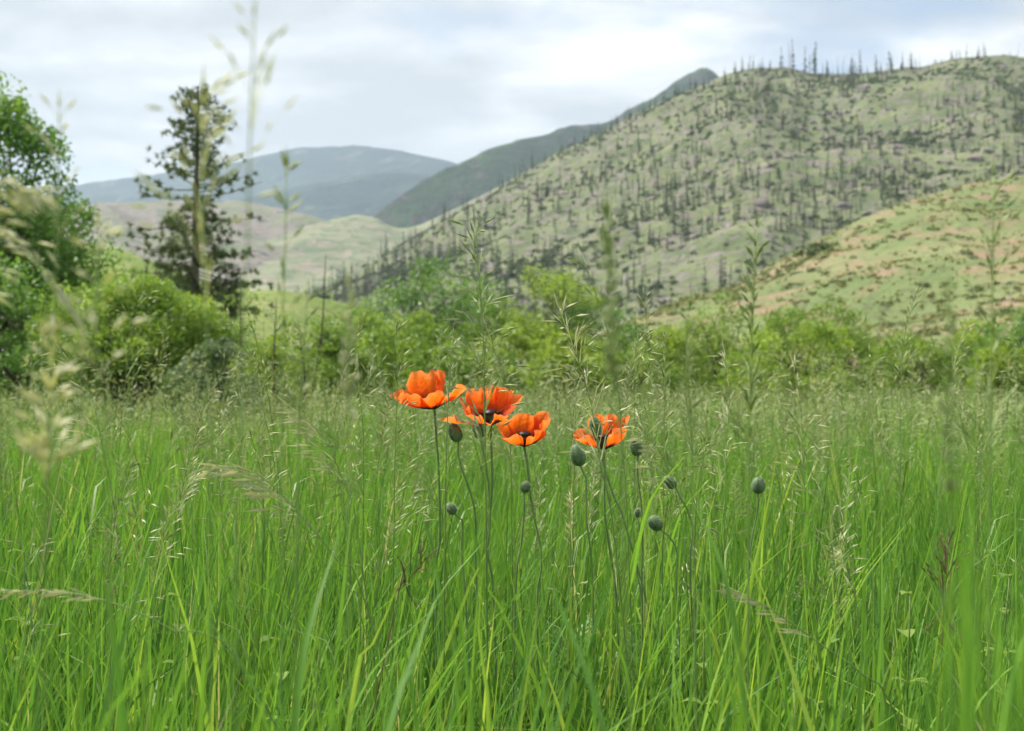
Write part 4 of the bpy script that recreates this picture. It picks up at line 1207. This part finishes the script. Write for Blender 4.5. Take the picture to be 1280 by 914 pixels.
# ------------------------------------------------------------------ poppies
def petal(mb, az, L, W, th0, th1, cup, seed, ruffle=0.0072, nu=27, nv=24):
    """a fan shaped petal: leaves the axis outward, curls up, wraps sideways and ruffles at the rim"""
    r = np.random.default_rng(seed)
    u = np.linspace(-1, 1, nu); v = np.linspace(0, 1, nv)
    ph1, ph2, ph3 = r.uniform(0, 6.28, 3)
    edge = 1 - 0.16 * u ** 2 + 0.07 * np.sin(u * 4.2 + ph1) + 0.035 * np.sin(u * 11 + ph2)
    V = np.zeros((nu, nv, 3))
    dv = np.linspace(0, 1, 60)
    th = np.radians(th0 + (th1 - th0) * dv ** 0.8)
    rad = np.concatenate([[0], np.cumsum(np.sin(th[:-1]) / 59)]) * L
    zz = np.concatenate([[0], np.cumsum(np.cos(th[:-1]) / 59)]) * L
    for i, ui in enumerate(u):
        vv = v * edge[i]
        rr = np.interp(vv, dv, rad); z = np.interp(vv, dv, zz); tt = np.interp(vv, dv, th)
        half = W * 0.5 * np.clip(vv, 0, 1) ** 0.62 * (1 - 0.30 * np.clip(vv, 0, 1) ** 5)
        ang = ui * half / cup
        lat = cup * np.sin(ang); inn = cup * (1 - np.cos(ang))
        rf = ruffle * vv ** 2 * (np.sin(ui * 2.6 + ph3) + 0.5 * np.sin(ui * 5.5 + vv * 2 + ph1) + 0.16 * np.sin(ui * 14 + vv * 4 + ph2))
        nx, nz = -np.cos(tt), np.sin(tt)          # inward normal of the petal in its radial plane
        q = inn + rf + 0.0030 * vv * fbm(ui * W / 0.018 * vv + seed, vv * L / 0.016 + seed * 3.1, seed, 3)
        V[i, :, 0] = 0.003 + rr + nx * q
        V[i, :, 1] = lat
        V[i, :, 2] = z + nz * q
    c, s = math.cos(az), math.sin(az)
    X = V[..., 0] * c - V[..., 1] * s; Y = V[..., 0] * s + V[..., 1] * c
    V = np.stack([X, Y, V[..., 2]], -1)
    i, j = np.meshgrid(np.arange(nu - 1), np.arange(nv - 1), indexing='ij'); i = i.ravel(); j = j.ravel()
    tint = np.repeat(u * 0.5 + 0.5, nv) + seed * 0.37
    mb.add(V.reshape(-1, 3), np.stack([i * nv + j, (i + 1) * nv + j, (i + 1) * nv + j + 1, i * nv + j + 1], 1), None, tint, np.tile(v, nu))


def bristles(mb, path, n, L, r, rad):
    m = len(path)
    for k in range(n):
        f = r.uniform(0.02, 0.99) * (m - 1)
        p = np.array([np.interp(f, np.arange(m), path[:, q]) for q in range(3)])
        t = unit(path[min(m - 1, int(f) + 1)] - path[int(f)])
        d = r.normal(0, 1, 3); d = unit(d - t * np.dot(d, t))
        s = np.cross(d, t) * 0.00022
        q = p + d * rad * 0.8
        mb.add([q - s, q + s, q + d * L * r.uniform(0.6, 1.3) + t * L * 0.25], None, [(0, 1, 2)], r.uniform(0, 1))


def feather_leaf(mb, p0, out, L, r):
    """poppy foliage: a rib with saw edged lobes on both sides"""
    out = np.asarray(out, float)
    path = smooth_path([p0, p0 + out * L * 0.45 + [0, 0, L * 0.30], p0 + out * L * 0.95 + [0, 0, L * 0.30]], 14)
    side = unit(np.cross(out, [0, 0, 1]))
    tube(mb, path, np.linspace(0.0014, 0.0004, 14), 4, 0.3, False)
    for k in range(2, 14):
        f = k / 13
        ll = L * 0.15 * math.sin(math.pi * min(1, 0.15 + 0.85 * f)) + 0.006
        for s in (-1, 1):
            a = path[k]; tip = a + side * s * ll + (path[min(13, k + 1)] - path[k - 1]) * 0.7 + [0, 0, r.normal(0, 0.003)]
            w = (path[k] - path[k - 1]) * 0.24
            m_ = a * 0.5 + tip * 0.5
            mb.add([a - w, m_ - w * 0.9, tip, m_ + w * 0.9, a + w], [(0, 1, 3, 4)], [(1, 2, 3)], r.uniform(0, 1))
            for g in (0.35, 0.65):
                b = a + (tip - a) * g
                mb.add([b - w * 0.5, b + w * 0.5, b + (tip - a) * 0.15 - w * 2.0], None, [(0, 1, 2)], r.uniform(0, 1))


PD = 1.80


def stem_path(pts, d, n=30):
    w = [P(px_, py_, d) for px_, py_ in pts]
    g = w[-1] + unit(w[-1] - w[-2]) * (w[-1][2] / max(0.3, -unit(w[-1] - w[-2])[2])); g[2] = 0
    for k in range(2, len(w)): w[k] = w[k] + np.array([0.006 * math.sin(k * 2.1 + pts[0][0]), 0.008 * math.cos(k * 1.3 + pts[0][1]), 0])
    return smooth_path(w + [g], n)


def stem_parts(t, path, r, rad, nl=2, hair=260):
    s = MB(); tube(s, path, np.linspace(rad, rad * 1.35, len(path)), 8, np.linspace(0.8, 0.2, len(path)).repeat(8))
    so = s.build('stem', M['poppy_stem'], t)
    b = MB(); bristles(b, path, hair, 0.0032, r, rad)
    tag(b.build('bristles', M['bristle'], so, origin=t.location, smooth=False), kind='stuff')
    for k in range(nl):
        f = r.uniform(0.5, 0.9); p0 = path[int(f * (len(path) - 1))]
        a = r.uniform(0, 6.28)
        lf = MB(); feather_leaf(lf, p0, [math.cos(a), math.sin(a), 0], r.uniform(0.07, 0.11), r)
        lf.build('leaf', M['poppy_leaf'], t, smooth=False)


def poppy(label, centre, pts, tilt, petals, seed, d=PD, scale=1.0):
    """tilt: (towards +x, towards the camera) of the flower axis; petals: azimuth, length, width, start angle, end angle, cup radius"""
    r = np.random.default_rng(seed)
    path = stem_path([centre] + pts, d)
    t = thing('poppy', label, 'poppy', path[-1])
    stem_parts(t, path, r, 0.0017)
    c = path[0]
    ax = unit([tilt[0], -tilt[1], 1.0])
    q = Vector((0, 0, 1)).rotation_difference(Vector(ax))
    Rm = np.array(q.to_matrix())
    for k, (az, L, W, a0, a1, cup) in enumerate(petals):
        mb = MB(); petal(mb, math.radians(az), L * scale, W * scale, a0, a1, cup, seed * 10 + k)
        mb.v = [v_ @ Rm.T + c for v_ in mb.v]
        mb.build('petal', M['petal'], t)
    # seed pod with its flat ridged cap
    mb = MB()
    prof = [(0.001, -0.002), (0.005, 0.0), (0.0075, 0.006), (0.008, 0.012), (0.0072, 0.016), (0.0095, 0.0175), (0.0085, 0.020), (0.001, 0.0215)]
    nS = 16
    an = np.arange(nS) * 2 * math.pi / nS
    V = np.array([[(rr_ * (1 + (0.07 if z_ > 0.0165 else 0.02) * (-1) ** k) * math.cos(a), rr_ * (1 + (0.07 if z_ > 0.0165 else 0.02) * (-1) ** k) * math.sin(a), z_) for k, a in enumerate(an)] for rr_, z_ in prof])
    i, j = np.meshgrid(np.arange(len(prof) - 1), np.arange(nS), indexing='ij'); i = i.ravel(); j = j.ravel()
    tv = np.repeat([0.9, 0.9, 0.9, 0.8, 0.7, 0.0, 0.0, 0.0], nS)
    mb.add(V.reshape(-1, 3) @ Rm.T + c, np.stack([i * nS + j, i * nS + (j + 1) % nS, (i + 1) * nS + (j + 1) % nS, (i + 1) * nS + j], 1), None, tv)
    mb.build('seed_pod', M['pod'], t)
    mb = MB()
    for k in range(150):
        a = r.uniform(0, 6.28); e = r.uniform(0.5, 1.15); L = r.uniform(0.011, 0.018)
        dv = np.array([math.cos(a) * math.cos(e), math.sin(a) * math.cos(e), math.sin(e)])
        p0 = np.array([math.cos(a), math.sin(a), 0]) * 0.006; p1 = p0 + dv * L
        s = np.array([-math.sin(a), math.cos(a), 0]) * 0.00025
        mb.add(np.array([p0 - s, p0 + s, p1 + s, p1 - s]) @ Rm.T + c, [(0, 1, 2, 3)], None, 0.3)
        u_ = np.array([dv * 0.0016, s / 0.00025 * 0.0008, np.cross(dv, s / 0.00025) * 0.0008])
        o8 = np.array([p1 + u_[0], p1 - u_[0], p1 + u_[1], p1 - u_[1], p1 + u_[2], p1 - u_[2]])
        mb.add(o8 @ Rm.T + c, None, [(0, 2, 4), (0, 4, 3), (0, 3, 5), (0, 5, 2), (1, 4, 2), (1, 3, 4), (1, 5, 3), (1, 2, 5)], r.uniform(0, 1))
    tag(mb.build('stamens', M['stamen'], t, smooth=False), kind='stuff')
    return t


poppy('leftmost orange poppy, largest, its back petals raised in a dome', (543, 511), [(545, 540), (546, 600), (547, 680), (549, 760)], (-0.22, 0.06),
      [(110, 0.066, 0.086, 62, -14, 0.048), (168, 0.062, 0.066, 78, 30, 0.046), (218, 0.058, 0.066, 84, 34, 0.042), (262, 0.040, 0.060, 84, 20, 0.040), (8, 0.052, 0.050, 78, 52, 0.044), (48, 0.060, 0.030, 50, -2, 0.040), (325, 0.034, 0.046, 84, 40, 0.036)], 1)
poppy('wide open orange poppy between the dome shaped and the lowest one', (614, 530), [(614, 555), (612, 610), (614, 690), (616, 770)], (-0.08, 0.34),
      [(172, 0.058, 0.066, 66, 34, 0.060), (115, 0.058, 0.074, 66, 4, 0.056), (62, 0.056, 0.066, 64, 6, 0.052), (18, 0.058, 0.050, 62, 36, 0.046), (212, 0.048, 0.060, 76, 24, 0.044), (300, 0.030, 0.052, 84, 30, 0.040), (208, 0.074, 0.046, 80, 62, 0.034)], 2, 1.78)
poppy('lowest orange poppy, cup shaped with a dark blotched centre', (655, 557), [(659, 580), (667, 630), (672, 700), (674, 780)], (0.04, 0.26),
      [(92, 0.052, 0.078, 70, 4, 0.044), (22, 0.058, 0.072, 70, 4, 0.044), (165, 0.050, 0.060, 74, 26, 0.046), (225, 0.040, 0.050, 80, 34, 0.040), (320, 0.040, 0.056, 82, 14, 0.040)], 3, 1.82)
poppy('single orange poppy on the right, partly hidden by a bud', (754, 561), [(756, 585), (760, 640), (764, 700), (768, 780)], (0.02, 0.14),
      [(30, 0.060, 0.066, 66, -2, 0.042), (88, 0.058, 0.066, 66, -4, 0.046), (172, 0.046, 0.054, 80, 38, 0.042), (215, 0.046, 0.050, 82, 40, 0.040), (320, 0.046, 0.052, 78, 4, 0.040)], 4, 1.84)


def bud(label, centre, size, ang, pts, seed, d=PD - 0.03):
    """size: length and width in photo pixels; ang: the way its tip points, degrees from straight up, clockwise"""
    r = np.random.default_rng(seed)
    k = d / FPX
    Lb, Wb = size[0] * k, size[1] * k
    c = P(*centre, d)
    ax = unit([math.sin(math.radians(ang)), r.uniform(-0.25, 0.1), math.cos(math.radians(ang))])
    foot = c - ax * Lb * 0.48
    w = [foot, foot - ax * Lb * 0.22] + [P(px_, py_, d) for px_, py_ in pts]
    g = w[-1] + unit(w[-1] - w[-2]) * (w[-1][2] / max(0.3, -unit(w[-1] - w[-2])[2])); g[2] = 0
    for k2 in range(2, len(w)): w[k2] = w[k2] + np.array([0.005 * math.sin(k2 * 2.1 + seed), 0.007 * math.cos(k2 * 1.3 + seed), 0])
    path = smooth_path(w + [g], 36)
    t = thing('poppy_bud', label, 'poppy bud', path[-1])
    stem_parts(t, path, r, 0.0013, 1, 220)
    q = Vector((0, 0, 1)).rotation_difference(Vector(ax)); Rm = np.array(q.to_matrix())
    yaw = r.uniform(-0.9, 0.9)
    n, m = 14, 28
    th = np.linspace(0, math.pi, n); ph = np.arange(m) * 2 * math.pi / m
    TH, PH = np.meshgrid(th, ph, indexing='ij')
    seam = np.exp(-((np.abs(np.sin((PH - yaw - math.pi / 2))) / 0.16) ** 2))     # where the two sepals meet
    rad = np.sin(TH) ** 0.85 * (1 - 0.10 * seam) * (1 + 0.07 * np.cos(TH) * -1)
    V = np.stack([rad * np.cos(PH) * Wb / 2, rad * np.sin(PH) * Wb / 2, np.cos(TH) * Lb / 2 * (1 - 0.04 * seam)], -1)
    i, j = np.meshgrid(np.arange(n - 1), np.arange(m), indexing='ij'); i = i.ravel(); j = j.ravel()
    mb = MB()
    mb.add(V.reshape(-1, 3) @ Rm.T + c, np.stack([i * m + j, (i + 1) * m + j, (i + 1) * m + (j + 1) % m, i * m + (j + 1) % m], 1), None, np.clip(0.65 - 0.6 * seam.ravel() + 0.15 * np.sin(PH * 6).ravel(), 0, 1))
    bo = mb.build('bud', M['bud'], t)
    hb = MB()
    for k2 in range(480):
        dd_ = unit(r.normal(0, 1, 3))
        p0 = np.array([dd_[0] * Wb / 2, dd_[1] * Wb / 2, dd_[2] * Lb / 2]) * 0.97
        nn = unit(dd_ / np.array([Wb, Wb, Lb]))
        s = unit(np.cross(nn, r.normal(0, 1, 3))) * 0.00016
        hb.add(np.array([p0 - s, p0 + s, p0 + nn * r.uniform(0.0016, 0.0036) + [0, 0, 0.0006]]) @ Rm.T + c, None, [(0, 1, 2)], r.uniform(0, 1))
    tag(hb.build('bristles', M['bristle'], bo, origin=t.location, smooth=False), kind='stuff')
    return t


bud('upright poppy bud under the leftmost poppy, half behind a panicle', (569, 541), (24, 17), -20, [(578, 575), (590, 640), (596, 740)], 1)
bud('plump upright poppy bud touching the middle poppy from below', (599, 536), (24, 17), -4, [(606, 570), (609, 640), (612, 760)], 2)
bud('small round poppy bud on a thin stem below the lowest flower', (657, 609), (14, 13), 20, [(652, 640), (650, 690), (648, 760)], 3)
bud('small dark bud hanging on a hooked stem, left of the others', (564, 636), (16, 13), -35, [(574, 652), (580, 690), (584, 770)], 4)
bud('large smooth oval poppy bud left of the single right poppy', (722, 569), (28, 19), -14, [(732, 600), (737, 650), (738, 760)], 5)
bud('poppy bud standing in front of the single right poppy', (744, 533), (25, 15), -12, [(754, 570), (768, 620), (790, 700)], 6, PD - 0.06)
bud('upright oval poppy bud right of the single right poppy', (795, 559), (23, 16), -14, [(800, 590), (800, 650), (802, 760)], 7)
bud('poppy bud nodding to the left on an arched pale stem', (837, 603), (20, 14), -52, [(852, 622), (862, 660), (868, 760)], 8)
bud('lowest poppy bud, nodding on a strongly curved stem', (819, 654), (21, 17), -40, [(832, 668), (846, 694), (852, 780)], 9)
bud('lone ribbed poppy bud far to the right of the flowers', (948, 607), (21, 17), 6, [(944, 640), (940, 690), (936, 780)], 10, PD + 0.05)
bud('tiny half hidden poppy bud beside the upright oval one', (797, 641), (11, 8), 5, [(798, 665), (799, 710), (800, 780)], 11, PD + 0.12)

# broad leaved weeds low in the grass
r = np.random.default_rng(19)
for k, (px_, py_, d_, lab) in enumerate([(1138, 742, 1.5, 'pale broad leaved weed beside the reddish brown branching weed'), (1262, 720, 1.7, 'broad leaved weed low among the blades by the soft tall blade'),
                                         (1050, 800, 1.7, 'low broad leaved weed below the small silvery panicle'), (30, 690, 1.9, 'pale broad leaved weed near the long slanting blade'),
                                         (225, 745, 1.8, 'leafy weed between blades right of the dry lying stalk'), (350, 800, 1.5, 'small leafy weed under the long nodding panicle'), (880, 790, 1.6, 'leafy weed at the foot of the broad bright upright blade')]):
    tip = P(px_, py_, d_); b0 = tip * [1, 1, 0]
    t = thing('leafy_weed', lab, 'weed', b0)
    st_ = MB(); path = smooth_path([b0, b0 + (tip - b0) * 0.5 + r.normal(0, 0.012, 3), tip], 12)
    tube(st_, path, np.linspace(0.0022, 0.001, 12), 6, 0.5)
    st_.build('stem', M['culm'], t)
    for q in range(13):
        f = 0.45 + 0.55 * q / 12; p0 = path[min(11, int(f * 11))]; a = q * 2.4 + r.uniform(0, 0.5)
        o3 = np.array([math.cos(a), math.sin(a), 0]); sd3 = np.array([-o3[1], o3[0], 0])
        L = r.uniform(0.03, 0.055) * (1.25 - 0.5 * f); lf = MB()
        prof = [(0, 0.03), (0.25, 0.22), (0.5, 0.28), (0.75, 0.2), (1.0, 0.01)]
        V = []
        for u_, w_ in prof:
            c3 = p0 + o3 * L * u_ * 0.85 + np.array([0, 0, L * (0.55 * u_ - 0.5 * u_ * u_)])
            V += [c3 - sd3 * L * w_ + [0, 0, 0.12 * L * w_], c3 - [0, 0, 0.04 * L], c3 + sd3 * L * w_ + [0, 0, 0.12 * L * w_]]
        Q = [(3 * i_ + j_, 3 * i_ + j_ + 1, 3 * i_ + j_ + 4, 3 * i_ + j_ + 3) for i_ in range(4) for j_ in range(2)]
        lf.add(V, Q, None, r.uniform(0.3, 0.9)); lf.build('leaf', M['willow'], t)

# feathery clumps of poppy foliage at the foot of the stems
r = np.random.default_rng(9)
for k, (px_, py_, lab) in enumerate([(655, 720, 'feathery poppy leaf clump under the middle flowers'), (745, 720, 'feathery poppy leaf clump under the right flower'), (560, 735, 'feathery poppy leaf clump under the leftmost flower'),
                                     (810, 745, 'feathery poppy leaf clump under the nodding buds'), (690, 700, 'feathery poppy leaf clump between the middle and right flowers')]):
    b0 = P(px_, py_, PD + r.uniform(-0.1, 0.15)); b0[2] = 0.0
    t = thing('poppy_foliage', lab, 'poppy leaves', b0)
    for q in range(9):
        a = q * 0.7 + r.uniform(0, 0.4); o = np.array([math.cos(a), math.sin(a), 0])
        hgt = r.uniform(0.18, 0.36)
        st_ = MB()
        p0 = b0 + o * 0.05 + [0, 0, hgt]
        tube(st_, smooth_path([b0, b0 + o * 0.02 + [0, 0, hgt * 0.6], p0], 6), 0.0016, 4, 0.3, False)
        feather_leaf(st_, p0, unit(o * 0.6 + [0, 0, 0.6]), r.uniform(0.10, 0.15), r)
        st_.build('leaf', M['poppy_leaf'], t, smooth=False)

# ------------------------------------------------------------------ the air
hz = bpy.data.meshes.new('haze')
a_ = 6700.0
hv = [(x_, y_, z_) for x_ in (-a_, a_) for y_ in (-a_, a_) for z_ in (-6.0, 1100.0)]
hz.from_pydata(hv, [], [(0, 1, 3, 2), (4, 6, 7, 5), (0, 4, 5, 1), (2, 3, 7, 6), (0, 2, 6, 4), (1, 5, 7, 3)])
hm = bpy.data.materials.new('thin air'); hm.use_nodes = True
hm.node_tree.nodes.clear()
pv = hm.node_tree.nodes.new('ShaderNodeVolumePrincipled')
pv.inputs['Color'].default_value = (0.68, 0.84, 1.0, 1)
pv.inputs['Density'].default_value = 0.000125
pv.inputs['Density Attribute'].default_value = ''
pv.inputs['Anisotropy'].default_value = 0.2
ho = hm.node_tree.nodes.new('ShaderNodeOutputMaterial')
hm.node_tree.links.new(pv.outputs[0], ho.inputs['Volume'])
hm.cycles.homogeneous_volume = True
hm.cycles.volume_sampling = 'DISTANCE'
hz.materials.append(hm)
hob = bpy.data.objects.new('haze', hz)
col.objects.link(hob)
tag(hob, 'thin pale blue summer haze over the valley', 'haze', kind='stuff')
